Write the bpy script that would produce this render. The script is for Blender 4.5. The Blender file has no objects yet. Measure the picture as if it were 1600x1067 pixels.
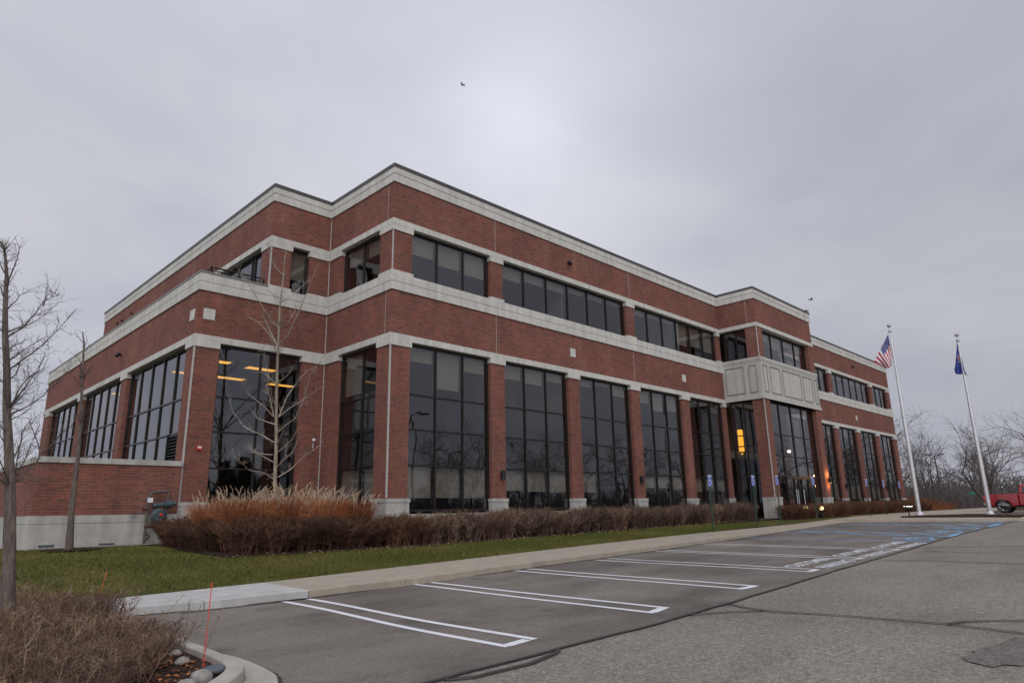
import bpy, bmesh, math, random
import numpy as np
from mathutils import Vector, Matrix
sc = bpy.context.scene
COL = sc.collection
RNG = np.random.default_rng(11)
random.seed(5)

# ------------------------------------------------------------------ terrain
def clamp(v, a, b): return max(a, min(b, v))
def gz(x, y):                                   # gently sloping car park
    return -1.31 + .0125*(clamp(x, -30, 48)+7.44) + .0164*(clamp(y, -24, -4)+7.8)
def lz(x, y):                                   # lawn and planting beds rising to the building
    S = gz(x, -5)+.12
    T = -.92+.012*clamp(x, 0, 24)
    U = max(-.77, T)
    if y < -5: return gz(x, y)+.12
    if y < -2.2: return S+(T-S)*(y+5)/2.8
    return T+(U-T)*min(1, (y+2.2)/5.2)

# ------------------------------------------------------------------ node helpers
def new_mat(name):
    m = bpy.data.materials.new(name); m.use_nodes = True
    nt = m.node_tree; nt.nodes.clear()
    out = nt.nodes.new('ShaderNodeOutputMaterial')
    return m, nt, out
def N(nt, t, **kw):
    n = nt.nodes.new(t)
    ins = kw.pop('ins', {})
    for k, v in kw.items(): setattr(n, k, v)
    for k, v in ins.items():
        if isinstance(v, bpy.types.NodeSocket): nt.links.new(v, n.inputs[k])
        else: n.inputs[k].default_value = v
    return n
def c4(c): return (c[0], c[1], c[2], 1)
def math_n(nt, op, a, b=0.0, clampit=False):
    return N(nt, 'ShaderNodeMath', operation=op, use_clamp=clampit, ins={0: a, 1: b}).outputs[0]
def ramp(nt, fac, stops):
    r = N(nt, 'ShaderNodeValToRGB', ins={0: fac}); e = r.color_ramp.elements
    while len(e) > 1: e.remove(e[-1])
    e[0].position = stops[0][0]; e[0].color = c4(stops[0][1])
    for p, c in stops[1:]:
        k = e.new(p); k.color = c4(c)
    return r.outputs[0]
def mixc(nt, fac, a, b, mode='MIX'):
    n = N(nt, 'ShaderNodeMix', data_type='RGBA', blend_type=mode)
    for i, v in ((0, fac), (6, a), (7, b)):
        if isinstance(v, bpy.types.NodeSocket): nt.links.new(v, n.inputs[i])
        elif i == 0: n.inputs[0].default_value = v
        else: n.inputs[i].default_value = c4(v)
    return n.outputs[2]
def noise(nt, vec, scale, detail=3, rough=.55, dist=0):
    return N(nt, 'ShaderNodeTexNoise', ins={'Vector': vec, 'Scale': scale, 'Detail': detail, 'Roughness': rough, 'Distortion': dist}).outputs[0]
def objco(nt): return N(nt, 'ShaderNodeTexCoord').outputs['Object']
def princ(nt, out, color, rough=.8, metal=0, bump=None, bstr=.3, bdist=.01, spec=.4, coat=0):
    p = N(nt, 'ShaderNodeBsdfPrincipled', ins={'Roughness': rough, 'Metallic': metal, 'Specular IOR Level': spec, 'Coat Weight': coat})
    if isinstance(color, bpy.types.NodeSocket): nt.links.new(color, p.inputs['Base Color'])
    else: p.inputs['Base Color'].default_value = c4(color)
    if bump is not None:
        b = N(nt, 'ShaderNodeBump', ins={'Strength': bstr, 'Distance': bdist, 'Height': bump})
        nt.links.new(b.outputs[0], p.inputs['Normal'])
    nt.links.new(p.outputs[0], out.inputs[0])
    return p
def simple(name, col, rough=.7, metal=0, var=.12, scale=6, spec=.4, coat=0):
    m, nt, out = new_mat(name)
    n = noise(nt, objco(nt), scale, 4)
    lo = tuple(c*(1-var) for c in col); hi = tuple(min(1, c*(1+var)) for c in col)
    princ(nt, out, ramp(nt, n, [(.3, lo), (.7, hi)]), rough, metal, bump=n, bstr=.08, spec=spec, coat=coat)
    return m
def attr_mat(name, stops, rough=.85, noise_scale=None):       # colour by the per-vertex random value "v"
    m, nt, out = new_mat(name)
    a = N(nt, 'ShaderNodeAttribute', attribute_name='v').outputs['Fac']
    col = ramp(nt, a, stops)
    rnd = N(nt, 'ShaderNodeObjectInfo').outputs['Random']         # every plant has its own tone
    col = mixc(nt, 1, col, ramp(nt, rnd, [(0, (.74, .76, .80)), (1, (1.26, 1.22, 1.16))]), 'MULTIPLY')
    princ(nt, out, col, rough, spec=.2)
    return m
M = {}
def mk_brick(name, c1, c2, mort):
    m, nt, out = new_mat(name)
    co = objco(nt)
    s = N(nt, 'ShaderNodeSeparateXYZ', ins={0: co})
    u = math_n(nt, 'ADD', s.outputs[0], s.outputs[1])
    v = N(nt, 'ShaderNodeCombineXYZ', ins={0: u, 1: s.outputs[2], 2: 0.0}).outputs[0]
    b = N(nt, 'ShaderNodeTexBrick', offset=.5, ins={'Vector': v, 'Color1': c4(c1), 'Color2': c4(c2), 'Mortar': c4(mort), 'Scale': 1.0,
          'Mortar Size': .0065, 'Mortar Smooth': .3, 'Bias': -.15, 'Brick Width': .31, 'Row Height': .0847})
    # a few dark headers: stretched noise, one blob about a brick long
    vs = N(nt, 'ShaderNodeVectorMath', operation='MULTIPLY', ins={0: v, 1: (4.2, 14.5, 1)}).outputs[0]
    dn = noise(nt, vs, .85, 1, .3)
    dark = ramp(nt, dn, [(.56, (0, 0, 0)), (.66, (1, 1, 1))])
    c = mixc(nt, math_n(nt, 'MULTIPLY', dark, .42), b.outputs[0], (.065, .043, .042))
    big = noise(nt, co, .55, 4, .6)
    c = mixc(nt, 1, c, ramp(nt, big, [(.3, (.82, .82, .85)), (.7, (1.14, 1.1, 1.08))]), 'MULTIPLY')
    streak = noise(nt, N(nt, 'ShaderNodeVectorMath', operation='MULTIPLY', ins={0: v, 1: (.9, .12, 1)}).outputs[0], 1.6, 4)
    c = mixc(nt, 1, c, ramp(nt, streak, [(.35, (.9, .9, .9)), (.65, (1.05, 1.05, 1.06))]), 'MULTIPLY')
    ef = noise(nt, N(nt, 'ShaderNodeVectorMath', operation='MULTIPLY', ins={0: v, 1: (1.3, .35, 1)}).outputs[0], 1.1, 6, .68)
    c = mixc(nt, ramp(nt, ef, [(.55, (0, 0, 0)), (.75, (.22, .22, .22))]), c, (.34, .27, .24))    # salt bloom and wash marks
    princ(nt, out, c, .88, bump=b.outputs[1], bstr=-.35, bdist=.006, spec=.2)
    return m
M['brick'] = mk_brick('red_brick', (.238, .082, .056), (.157, .065, .050), (.20, .16, .14))
def mk_stone(name, base, var=.1, streakv=.12, rough=.85, block=0):
    m, nt, out = new_mat(name); co = objco(nt)
    n = noise(nt, co, 3.5, 5, .6); f = noise(nt, co, 60, 3)
    s = N(nt, 'ShaderNodeVectorMath', operation='MULTIPLY', ins={0: co, 1: (2.2, 2.2, .18)}).outputs[0]
    st = noise(nt, s, 1.6, 4, .6)
    c = ramp(nt, n, [(.3, tuple(b*(1-var) for b in base)), (.7, tuple(b*(1+var) for b in base))])
    c = mixc(nt, 1, c, ramp(nt, st, [(.35, (1-streakv,)*3), (.62, (1.03, 1.03, 1.03))]), 'MULTIPLY')
    c = mixc(nt, 1, c, ramp(nt, f, [(.3, (.93,)*3), (.7, (1.05,)*3)]), 'MULTIPLY')
    if block:                                                    # butt joints between the stones, each stone a slightly different tone
        q = N(nt, 'ShaderNodeSeparateXYZ', ins={0: co}); u = math_n(nt, 'ADD', q.outputs[0], q.outputs[1])
        bv = N(nt, 'ShaderNodeCombineXYZ', ins={0: u, 1: math_n(nt, 'ADD', q.outputs[2], 50.0), 2: 0.0}).outputs[0]
        b = N(nt, 'ShaderNodeTexBrick', offset=0, ins={'Vector': bv, 'Color1': (.975, .975, .975, 1), 'Color2': (1.03, 1.028, 1.02, 1), 'Mortar': (.87, .86, .85, 1), 'Scale': 1.0, 'Mortar Size': .006, 'Mortar Smooth': .2, 'Bias': 0, 'Brick Width': block, 'Row Height': 400.0})
        c = mixc(nt, 1, c, b.outputs[0], 'MULTIPLY')
    princ(nt, out, c, rough, bump=f, bstr=.15, bdist=.004, spec=.25)
    return m
M['stone'] = mk_stone('pale_limestone', (.565, .55, .505), .09, .15, .85, 1.527)
M['panel'] = mk_stone('carved_limestone', (.48, .47, .43), .07)
M['conc'] = mk_stone('cast_concrete', (.43, .415, .38), .14, .2)
M['joint'] = simple('grey_sealant', (.42, .40, .37), .8)
M['coping'] = simple('dark_metal_coping', (.085, .08, .08), .45, .4, .15, 2)
M['coping_light'] = simple('grey_metal_coping', (.20, .19, .185), .5, .3, .1, 2)
M['frame'] = simple('dark_bronze_frame', (.026, .021, .018), .4, .3, .2, 9)
M['black'] = simple('black_metal', (.018, .018, .019), .45, .3, .2, 9)
M['roofing'] = simple('roof_membrane', (.16, .155, .15), .9)
M['blind'] = simple('window_shade_fabric', (.47, .455, .40), .9, 0, .05, 3)
M['tan_wall'] = simple('interior_tan_wall', (.42, .25, .12), .9)
M['inner'] = simple('interior_paint', (.22, .20, .18), .9)
M['inner_dark'] = simple('interior_dark', (.035, .033, .035), .9)
def mk_glass(name, tint, ior, wav=.16):
    m, nt, out = new_mat(name); co = objco(nt)
    w = noise(nt, N(nt, 'ShaderNodeVectorMath', operation='MULTIPLY', ins={0: co, 1: (1, 1, .8)}).outputs[0], .9, 2, .5)
    b = N(nt, 'ShaderNodeBump', ins={'Strength': wav, 'Distance': .018, 'Height': w})
    bf = N(nt, 'ShaderNodeNewGeometry').outputs['Backfacing']      # same reflectance from both sides of the sheet
    fr = N(nt, 'ShaderNodeFresnel', ins={'IOR': math_n(nt, 'ADD', ior, math_n(nt, 'MULTIPLY', bf, 1/ior-ior))}).outputs[0]
    t = N(nt, 'ShaderNodeBsdfTransparent', ins={0: c4(tint)}).outputs[0]
    g = N(nt, 'ShaderNodeBsdfAnisotropic', ins={'Color': (.93, .95, 1, 1), 'Roughness': .015, 'Normal': b.outputs[0]}).outputs[0]
    x = N(nt, 'ShaderNodeMixShader', ins={0: fr, 1: t, 2: g}).outputs[0]
    nt.links.new(x, out.inputs[0])
    return m
M['glass'] = mk_glass('tinted_glass', (.50, .48, .45), 1.95)
M['white_metal'] = simple('brushed_aluminium', (.62, .62, .62), .38, .55, .06, 4)
def emit(name, col, st):
    m, nt, out = new_mat(name)
    e = N(nt, 'ShaderNodeEmission', ins={0: c4(col), 1: st}); nt.links.new(e.outputs[0], out.inputs[0]); return m
M['warm'] = emit('warm_ceiling_lamp', (1, .52, .10), 2.0)
M['lantern'] = emit('amber_lantern_glow', (1, .46, .035), 2.4)
M['lampwhite'] = emit('white_lamp_glow', (1, .95, .85), 5)
M['lampwarm'] = emit('warm_lamp_glow', (1, .68, .28), 3)
# ground
def mk_asphalt(name, base, grain, gscale, stain):
    m, nt, out = new_mat(name); co = objco(nt)
    g = noise(nt, co, gscale, 3, .75); g2 = noise(nt, co, gscale*.28, 3, .7)
    v = N(nt, 'ShaderNodeSeparateColor', ins={0: N(nt, 'ShaderNodeTexVoronoi', ins={'Vector': co, 'Scale': gscale*.55}).outputs['Color']}).outputs[0]
    big = noise(nt, co, .33, 5, .62, .6); mid = noise(nt, N(nt, 'ShaderNodeVectorMath', operation='MULTIPLY', ins={0: co, 1: (.35, 1, 1)}).outputs[0], 1.1, 5, .65)
    c = ramp(nt, g, [(.28, tuple(b*(1-grain) for b in base)), (.5, base), (.72, tuple(b*(1+grain*1.3) for b in base))])
    c = mixc(nt, .35*grain, c, v, 'OVERLAY')
    c = mixc(nt, 1, c, ramp(nt, g2, [(.3, (.93,)*3), (.7, (1.07,)*3)]), 'MULTIPLY')
    c = mixc(nt, 1, c, ramp(nt, big, [(.32, (1-stain,)*3), (.5, (1, 1, 1)), (.7, (1+stain*.7, 1+stain*.66, 1+stain*.62))]), 'MULTIPLY')
    c = mixc(nt, 1, c, ramp(nt, mid, [(.36, (1-stain*.8,)*3), (.55, (1.03, 1.03, 1.03))]), 'MULTIPLY')
    sp = N(nt, 'ShaderNodeTexVoronoi', ins={'Vector': N(nt, 'ShaderNodeVectorMath', operation='ADD', ins={0: co, 1: N(nt, 'ShaderNodeVectorMath', operation='SCALE', ins={0: N(nt, 'ShaderNodeTexNoise', ins={'Vector': co, 'Scale': 5.0}).outputs['Color'], 'Scale': .22}).outputs[0]}).outputs[0], 'Scale': .62}).outputs['Distance']
    c = mixc(nt, 1, c, ramp(nt, sp, [(.06, (1-stain*1.1,)*3), (.17, (1, 1, 1))]), 'MULTIPLY')       # oil drips
    princ(nt, out, c, .9, bump=g, bstr=.5, bdist=.006, spec=.25)
    return m
M['asphalt_new'] = mk_asphalt('stall_asphalt', (.165, .146, .127), .35, 70, .32)
M['asphalt_old'] = mk_asphalt('weathered_asphalt', (.206, .183, .158), .62, 50, .13)
M['sealant'] = mk_asphalt('crack_sealant', (.05, .046, .045), .3, 60, .15)
M['patch'] = mk_asphalt('dark_patch_asphalt', (.155, .139, .124), .6, 50, .3)
def mk_paint(name, col, wear):
    m, nt, out = new_mat(name); co = objco(nt)
    n = noise(nt, co, 9, 6, .7); f = noise(nt, co, 90, 3, .7)
    w = math_n(nt, 'ADD', math_n(nt, 'MULTIPLY', n, .6), math_n(nt, 'MULTIPLY', f, .4))
    c = ramp(nt, w, [(wear-.06, (.17, .16, .155)), (wear+.02, tuple(k*.85 for k in col)), (.62, col)])
    princ(nt, out, c, .75, spec=.3); return m
M['paint'] = mk_paint('white_road_paint', (.74, .74, .78), .34)
M['paint_worn'] = mk_paint('worn_white_paint', (.70, .70, .72), .37)
M['paint_blue'] = mk_paint('blue_road_paint', (.22, .47, .80), .36)
M['walk_old'] = mk_stone('tan_concrete', (.36, .315, .25), .1, .08)
M['walk_new'] = mk_stone('new_pale_concrete', (.45, .445, .43), .09, .09)
M['curb'] = mk_stone('grey_concrete_kerb', (.40, .37, .325), .14, .1)
def mk_lawn():
    m, nt, out = new_mat('lawn_green'); co = objco(nt)
    a = noise(nt, co, .8, 5, .65); b = noise(nt, co, 26, 4, .7); d = noise(nt, co, 5, 4, .6)
    c = ramp(nt, a, [(.32, (.054, .064, .017)), (.5, (.092, .092, .026)), (.64, (.165, .132, .052))])
    c = mixc(nt, 1, c, ramp(nt, b, [(.3, (.6, .62, .6)), (.7, (1.35, 1.3, 1.25))]), 'MULTIPLY')
    c = mixc(nt, 1, c, ramp(nt, d, [(.35, (.85, .88, .85)), (.65, (1.14, 1.1, 1.05))]), 'MULTIPLY')
    princ(nt, out, c, .95, bump=b, bstr=.8, bdist=.03, spec=.1); return m
M['lawn'] = mk_lawn()
M['grass'] = attr_mat('grass_blades', [(0, (.05, .066, .012)), (.5, (.085, .096, .022)), (.85, (.145, .128, .042)), (1, (.23, .18, .08))])
def mk_mulch():
    m, nt, out = new_mat('bark_mulch'); co = objco(nt)
    a = noise(nt, co, 22, 5, .75); v = N(nt, 'ShaderNodeTexVoronoi', ins={'Vector': co, 'Scale': 14}).outputs['Distance']
    c = ramp(nt, a, [(.3, (.022, .014, .011)), (.55, (.05, .033, .026)), (.75, (.13, .085, .06))])
    princ(nt, out, c, .95, bump=v, bstr=1, bdist=.05, spec=.1); return m
M['mulch'] = mk_mulch()
def mk_field():
    m, nt, out = new_mat('far_ground'); co = objco(nt)
    a = noise(nt, co, .09, 6, .65); b = noise(nt, co, 2.5, 5, .7)
    c = ramp(nt, a, [(.35, (.07, .075, .025)), (.5, (.11, .09, .05)), (.68, (.15, .115, .075))])
    c = mixc(nt, 1, c, ramp(nt, b, [(.3, (.7,)*3), (.7, (1.25,)*3)]), 'MULTIPLY')
    princ(nt, out, c, .95, bump=b, bstr=.5, bdist=.05, spec=.1); return m
M['field'] = mk_field()
def mk_bark(name, lo, hi):
    m, nt, out = new_mat(name); co = objco(nt)
    s = N(nt, 'ShaderNodeVectorMath', operation='MULTIPLY', ins={0: co, 1: (22, 22, 3.2)}).outputs[0]
    a = noise(nt, s, 1.3, 5, .7); b = noise(nt, co, 3, 3)
    c = mixc(nt, 1, ramp(nt, a, [(.33, lo), (.66, hi)]), ramp(nt, b, [(.35, (.8, .8, .8)), (.65, (1.1, 1.1, 1.05))]), 'MULTIPLY')
    princ(nt, out, c, .95, bump=a, bstr=.7, bdist=.015, spec=.1); return m
M['bark'] = mk_bark('grey_brown_bark', (.075, .058, .050), (.20, .165, .145))
M['bark_pale'] = mk_bark('pale_bark', (.19, .15, .12), (.38, .32, .26))
M['twig'] = attr_mat('grey_twigs', [(0, (.075, .058, .052)), (1, (.165, .135, .12))])
M['twig_pale'] = attr_mat('pale_twigs', [(0, (.24, .20, .165)), (1, (.46, .40, .34))])
M['twig_far'] = attr_mat('far_twigs', [(0, (.10, .085, .082)), (1, (.19, .165, .16))])
M['bark_far'] = mk_bark('far_bark', (.06, .05, .047), (.115, .098, .09))
M['shrub'] = attr_mat('brown_shrub_twigs', [(0, (.075, .047, .035)), (.45, (.150, .094, .068)), (.8, (.26, .178, .13)), (1, (.48, .38, .30))])
M['shrub_plum'] = attr_mat('plum_shrub_twigs', [(0, (.052, .028, .018)), (.55, (.128, .066, .042)), (.85, (.21, .118, .072)), (1, (.34, .22, .14))])
M['shrub_rust'] = attr_mat('rust_shrub_twigs', [(0, (.075, .038, .026)), (.5, (.16, .078, .048)), (.85, (.22, .115, .07)), (1, (.34, .22, .15))])
M['dry'] = attr_mat('dry_stems', [(0, (.075, .042, .030)), (.35, (.18, .108, .074)), (.62, (.31, .21, .145)), (.85, (.48, .37, .26)), (1, (.52, .41, .17))])
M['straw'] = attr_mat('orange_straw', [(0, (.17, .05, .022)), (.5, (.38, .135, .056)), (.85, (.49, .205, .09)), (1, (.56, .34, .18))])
M['plume'] = attr_mat('tan_plumes', [(0, (.32, .22, .14)), (.6, (.48, .36, .245)), (1, (.62, .50, .37))])
M['red_paint'] = simple('red_car_paint', (.30, .012, .018), .3, .25, .06, 2, .5, .6)
M['rubber'] = simple('tyre_rubber', (.02, .02, .02), .8)
M['alloy'] = simple('alloy_rim', (.42, .42, .44), .35, .6)
M['carglass'] = simple('car_window', (.02, .03, .035), .08, 0, .1, 2, .6)
M['sign_blue'] = simple('sign_blue', (.028, .065, .40), .45, 0, .05)
M['sign_white'] = simple('sign_white', (.68, .69, .72), .5, 0, .04)
M['sign_green'] = simple('green_post', (.022, .062, .042), .55, .1)
M['post_dark'] = simple('dark_post', (.02, .022, .022), .55, .1)
M['marker_red'] = simple('red_marker_rod', (.55, .03, .022), .5, 0, .08)
M['marker_orange'] = simple('orange_marker_rod', (.62, .11, .035), .5, 0, .08)
M['meter_grey'] = simple('meter_blue_grey', (.065, .085, .098), .5, .2, .3, 12)
M['pipe'] = simple('grey_pipe', (.105, .095, .085), .5, .3, .2, 10)
M['rust'] = simple('rusty_valve', (.10, .045, .035), .8, 0, .3, 14)
M['rock'] = simple('field_stone', (.27, .25, .23), .8, 0, .3, 14)
M['rock_white'] = simple('white_stone', (.62, .61, .60), .8, 0, .15, 14)
M['rock_blue'] = simple('blue_grey_stone', (.10, .115, .13), .8, 0, .25, 14)
M['needles'] = attr_mat('dark_needles', [(0, (.012, .018, .010)), (1, (.035, .045, .026))])
M['feather'] = simple('dark_feathers', (.03, .03, .032), .8)
M['fl_red'] = simple('flag_red', (.42, .022, .05), .85, 0, .05)
M['fl_white'] = simple('flag_white', (.72, .72, .74), .85, 0, .03)
M['fl_blue'] = simple('flag_navy', (.045, .05, .19), .85, 0, .08)
M['fl_state'] = simple('flag_blue', (.045, .065, .26), .85, 0, .1)
M['fl_gold'] = simple('emblem_gold', (.46, .24, .13), .85, 0, .2)

# ------------------------------------------------------------------ mesh helpers
class MB:
    def __init__(s): s.v = []; s.f = []; s.mi = []
    def add(s, vs, fs, mi=0):
        o = len(s.v); s.v += [tuple(p) for p in vs]; s.f += [tuple(i+o for i in f) for f in fs]; s.mi += [mi]*len(fs); return s
    def box(s, x0, x1, y0, y1, z0, z1, mi=0):
        if x0 > x1: x0, x1 = x1, x0
        if y0 > y1: y0, y1 = y1, y0
        return s.add([(x0, y0, z0), (x1, y0, z0), (x1, y1, z0), (x0, y1, z0), (x0, y0, z1), (x1, y0, z1), (x1, y1, z1), (x0, y1, z1)],
                     [(0, 3, 2, 1), (4, 5, 6, 7), (0, 1, 5, 4), (1, 2, 6, 5), (2, 3, 7, 6), (3, 0, 4, 7)], mi)
    def tube(s, pts, rad, n=8, mi=0, cap=True):
        pts = [Vector(p) for p in pts]
        if not hasattr(rad, '__len__'): rad = [rad]*len(pts)
        vs = []; ref = None
        for i, p in enumerate(pts):
            d = (pts[min(i+1, len(pts)-1)]-pts[max(i-1, 0)]).normalized()
            if ref is None: ref = Vector((1, 0, 0)) if abs(d.x) < .8 else Vector((0, 1, 0))
            a = (ref-d*ref.dot(d)).normalized(); ref = a; b = d.cross(a)
            for k in range(n):
                t = 2*math.pi*k/n; vs.append(p+(a*math.cos(t)+b*math.sin(t))*rad[i])
        fs = [(i*n+k, i*n+(k+1) % n, (i+1)*n+(k+1) % n, (i+1)*n+k) for i in range(len(pts)-1) for k in range(n)]
        if cap: fs += [tuple(range(n-1, -1, -1)), tuple(range((len(pts)-1)*n, len(pts)*n))]
        return s.add(vs, fs, mi)
    def lathe(s, prof, c=(0, 0, 0), n=16, mi=0):             # prof: (radius, z)
        vs = [(c[0]+r*math.cos(2*math.pi*k/n), c[1]+r*math.sin(2*math.pi*k/n), c[2]+z) for r, z in prof for k in range(n)]
        fs = [(i*n+k, i*n+(k+1) % n, (i+1)*n+(k+1) % n, (i+1)*n+k) for i in range(len(prof)-1) for k in range(n)]
        fs += [tuple(range(n-1, -1, -1)), tuple(range((len(prof)-1)*n, len(prof)*n))]
        return s.add(vs, fs, mi)
    def ring(s, path, out, inn, z0, z1, closed=True, mi=0):  # wall / band following a ccw path; out>0 = proud of it
        P = [Vector((p[0], p[1])) for p in path]; n = len(P)
        def off(i, o):
            d1 = (P[i]-P[i-1]) if (closed or i > 0) else (P[i+1]-P[i])
            d2 = (P[(i+1) % n]-P[i]) if (closed or i < n-1) else d1
            n1 = Vector((d1.y, -d1.x)).normalized(); n2 = Vector((d2.y, -d2.x)).normalized()
            m = n1+n2; m = m/max(.2, m.dot(n1)) if m.length > 1e-6 else n1
            return P[i]+m*o
        vs = []
        for i in range(n):
            a = off(i, out); b = off(i, inn)
            vs += [(a.x, a.y, z0), (a.x, a.y, z1), (b.x, b.y, z1), (b.x, b.y, z0)]
        fs = []
        for i in range(n if closed else n-1):
            j = (i+1) % n
            for k in range(4): fs.append((i*4+k, j*4+k, j*4+(k+1) % 4, i*4+(k+1) % 4))
        if not closed: fs += [(3, 2, 1, 0), ((n-1)*4, (n-1)*4+1, (n-1)*4+2, (n-1)*4+3)]
        return s.add(vs, fs, mi)
    def build(s, name, mat, parent=None, smooth=False, bevel=0, fix=True):
        me = bpy.data.meshes.new(name); me.from_pydata(s.v, [], s.f)
        mats = mat if isinstance(mat, (list, tuple)) else [mat]
        for m in mats: me.materials.append(m)
        if len(mats) > 1: me.polygons.foreach_set('material_index', s.mi)
        if fix: bm = bmesh.new(); bm.from_mesh(me); bmesh.ops.recalc_face_normals(bm, faces=bm.faces); bm.to_mesh(me); bm.free()
        if smooth: me.polygons.foreach_set('use_smooth', [True]*len(me.polygons))
        me.update()
        return link(name, me, parent, bevel)
def link(name, me, parent=None, bevel=0):
    o = bpy.data.objects.new(name, me); COL.objects.link(o)
    if parent is not None:
        o.parent = parent; o.matrix_parent_inverse = Matrix.Translation(-parent.location) if parent.get('_w') else Matrix()
    if bevel:
        b = o.modifiers.new('bevel', 'BEVEL'); b.width = bevel; b.segments = 2; b.limit_method = 'ANGLE'
    return o
def tag(o, label, cat, group=None, kind=None):
    o['label'] = label; o['category'] = cat
    if group: o['group'] = group
    o['kind'] = kind or 'thing'
    return o
def thing(name, label, cat, loc=(0, 0, 0), rz=0, group=None, world=True):
    """Empty at the thing's base; world=True: children meshes are given in world coordinates."""
    o = bpy.data.objects.new(name, None); COL.objects.link(o); o.location = loc; o.rotation_euler = (0, 0, rz)
    o.empty_display_size = .3
    if world: o['_w'] = 1
    return tag(o, label, cat, group)
def dup(root, loc, rz=0, scale=None, label=None):
    r = root.copy(); COL.objects.link(r); r.location = loc; r.rotation_euler = (0, 0, rz)
    if scale: r.scale = scale if hasattr(scale, '__len__') else (scale,)*3
    if label: r['label'] = label
    for ch in list(root.children):
        c = ch.copy(); COL.objects.link(c); c.parent = r
        for g in list(ch.children):
            d = g.copy(); COL.objects.link(d); d.parent = c
    return r
def struct(o): o['kind'] = 'structure'; return o
def np_mesh(name, V, quads, mat, parent=None, v=None, smooth=False):
    me = bpy.data.meshes.new(name); k = quads.shape[1]; n = len(quads)
    me.vertices.add(len(V)); me.vertices.foreach_set('co', np.asarray(V, np.float32).ravel())
    me.loops.add(n*k); me.loops.foreach_set('vertex_index', quads.astype(np.int32).ravel())
    me.polygons.add(n); me.polygons.foreach_set('loop_start', np.arange(0, n*k, k, dtype=np.int32))
    if smooth: me.polygons.foreach_set('use_smooth', np.ones(n, bool))
    if v is not None:
        a = me.attributes.new('v', 'FLOAT', 'POINT'); a.data.foreach_set('value', np.asarray(v, np.float32))
    me.materials.append(mat); me.update(calc_edges=True); me.validate()
    return link(name, me, parent)
def sticks(A, B, ra, rb, val):
    """3-sided tapered sticks from A to B (arrays n x 3)."""
    A = np.asarray(A, float); B = np.asarray(B, float); n = len(A)
    d = B-A; d /= np.maximum(np.linalg.norm(d, axis=1, keepdims=True), 1e-6)
    ref = np.where(np.abs(d[:, 2:3]) < .9, np.array([[0, 0, 1.]]), np.array([[1., 0, 0]]))
    a = np.cross(d, ref); a /= np.linalg.norm(a, axis=1, keepdims=True); b = np.cross(d, a)
    V = np.zeros((n, 6, 3)); ra = np.broadcast_to(np.asarray(ra, float), n)[:, None]; rb = np.broadcast_to(np.asarray(rb, float), n)[:, None]
    for k in range(3):
        t = 2*math.pi*k/3; w = a*math.cos(t)+b*math.sin(t)
        V[:, k] = A+w*ra; V[:, 3+k] = B+w*rb
    i = np.arange(n)[:, None]*6
    Q = np.concatenate([i+np.array([[k, (k+1) % 3, 3+(k+1) % 3, 3+k]]) for k in range(3)], 0)
    return V.reshape(-1, 3), Q, np.repeat(np.broadcast_to(val, n), 6)
def stick_mesh(name, A, B, ra, rb, val, mat, parent=None):
    V, Q, v = sticks(A, B, ra, rb, val); return np_mesh(name, V, Q, mat, parent, v)
def sheet(name, poly, mat, zf, dz, thick=0, step=None):
    """Ground sheet over polygon; zf gives the height; thick adds a vertical skirt (kerb)."""
    area = sum(poly[i][0]*poly[(i+1) % len(poly)][1]-poly[(i+1) % len(poly)][0]*poly[i][1] for i in range(len(poly)))
    if area < 0: poly = poly[::-1]
    n = len(poly)
    bm = bmesh.new()
    top = [bm.verts.new((x, y, zf(x, y)+dz)) for x, y in poly]
    bm.faces.new(top)
    if thick:
        lo = [bm.verts.new((x, y, zf(x, y)+dz-thick)) for x, y in poly]
        for i in range(n): bm.faces.new((top[i], lo[i], lo[(i+1) % n], top[(i+1) % n]))
    bmesh.ops.triangulate(bm, faces=[q for q in bm.faces if len(q.verts) > 4])
    me = bpy.data.meshes.new(name); bm.to_mesh(me); bm.free(); me.materials.append(mat)
    return struct(link(name, me))
def strip_pts(path, w):
    """flat ribbon along a 2D path; returns verts 2D + quads"""
    P = [Vector(p) for p in path]; vs = []; fs = []
    for i, p in enumerate(P):
        d = (P[min(i+1, len(P)-1)]-P[max(i-1, 0)]).normalized(); n = Vector((-d.y, d.x))
        ww = w[i] if hasattr(w, '__len__') else w
        vs += [p+n*ww/2, p-n*ww/2]
    for i in range(len(P)-1): fs.append((2*i, 2*i+1, 2*i+3, 2*i+2))
    return vs, fs
def ground_strips(name, paths, mat, zf, dz, wob=0):
    mb = MB()
    for path, w in paths:
        q = []
        for i in range(len(path)-1):                          # resample so the ribbon follows the ground
            a = Vector(path[i]); b = Vector(path[i+1]); k = max(1, int((b-a).length/.45))
            q += [a.lerp(b, t/k) for t in range(k)]
        q.append(Vector(path[-1]))
        if wob: q = [q[0]]+[p+Vector((random.uniform(-wob, wob), random.uniform(-wob, wob))) for p in q[1:-1]]+[q[-1]]
        vs, fs = strip_pts(q, w)
        mb.add([(p.x, p.y, zf(p.x, p.y)+dz) for p in vs], [f[::-1] for f in fs])
    return struct(mb.build(name, mat))
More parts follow.
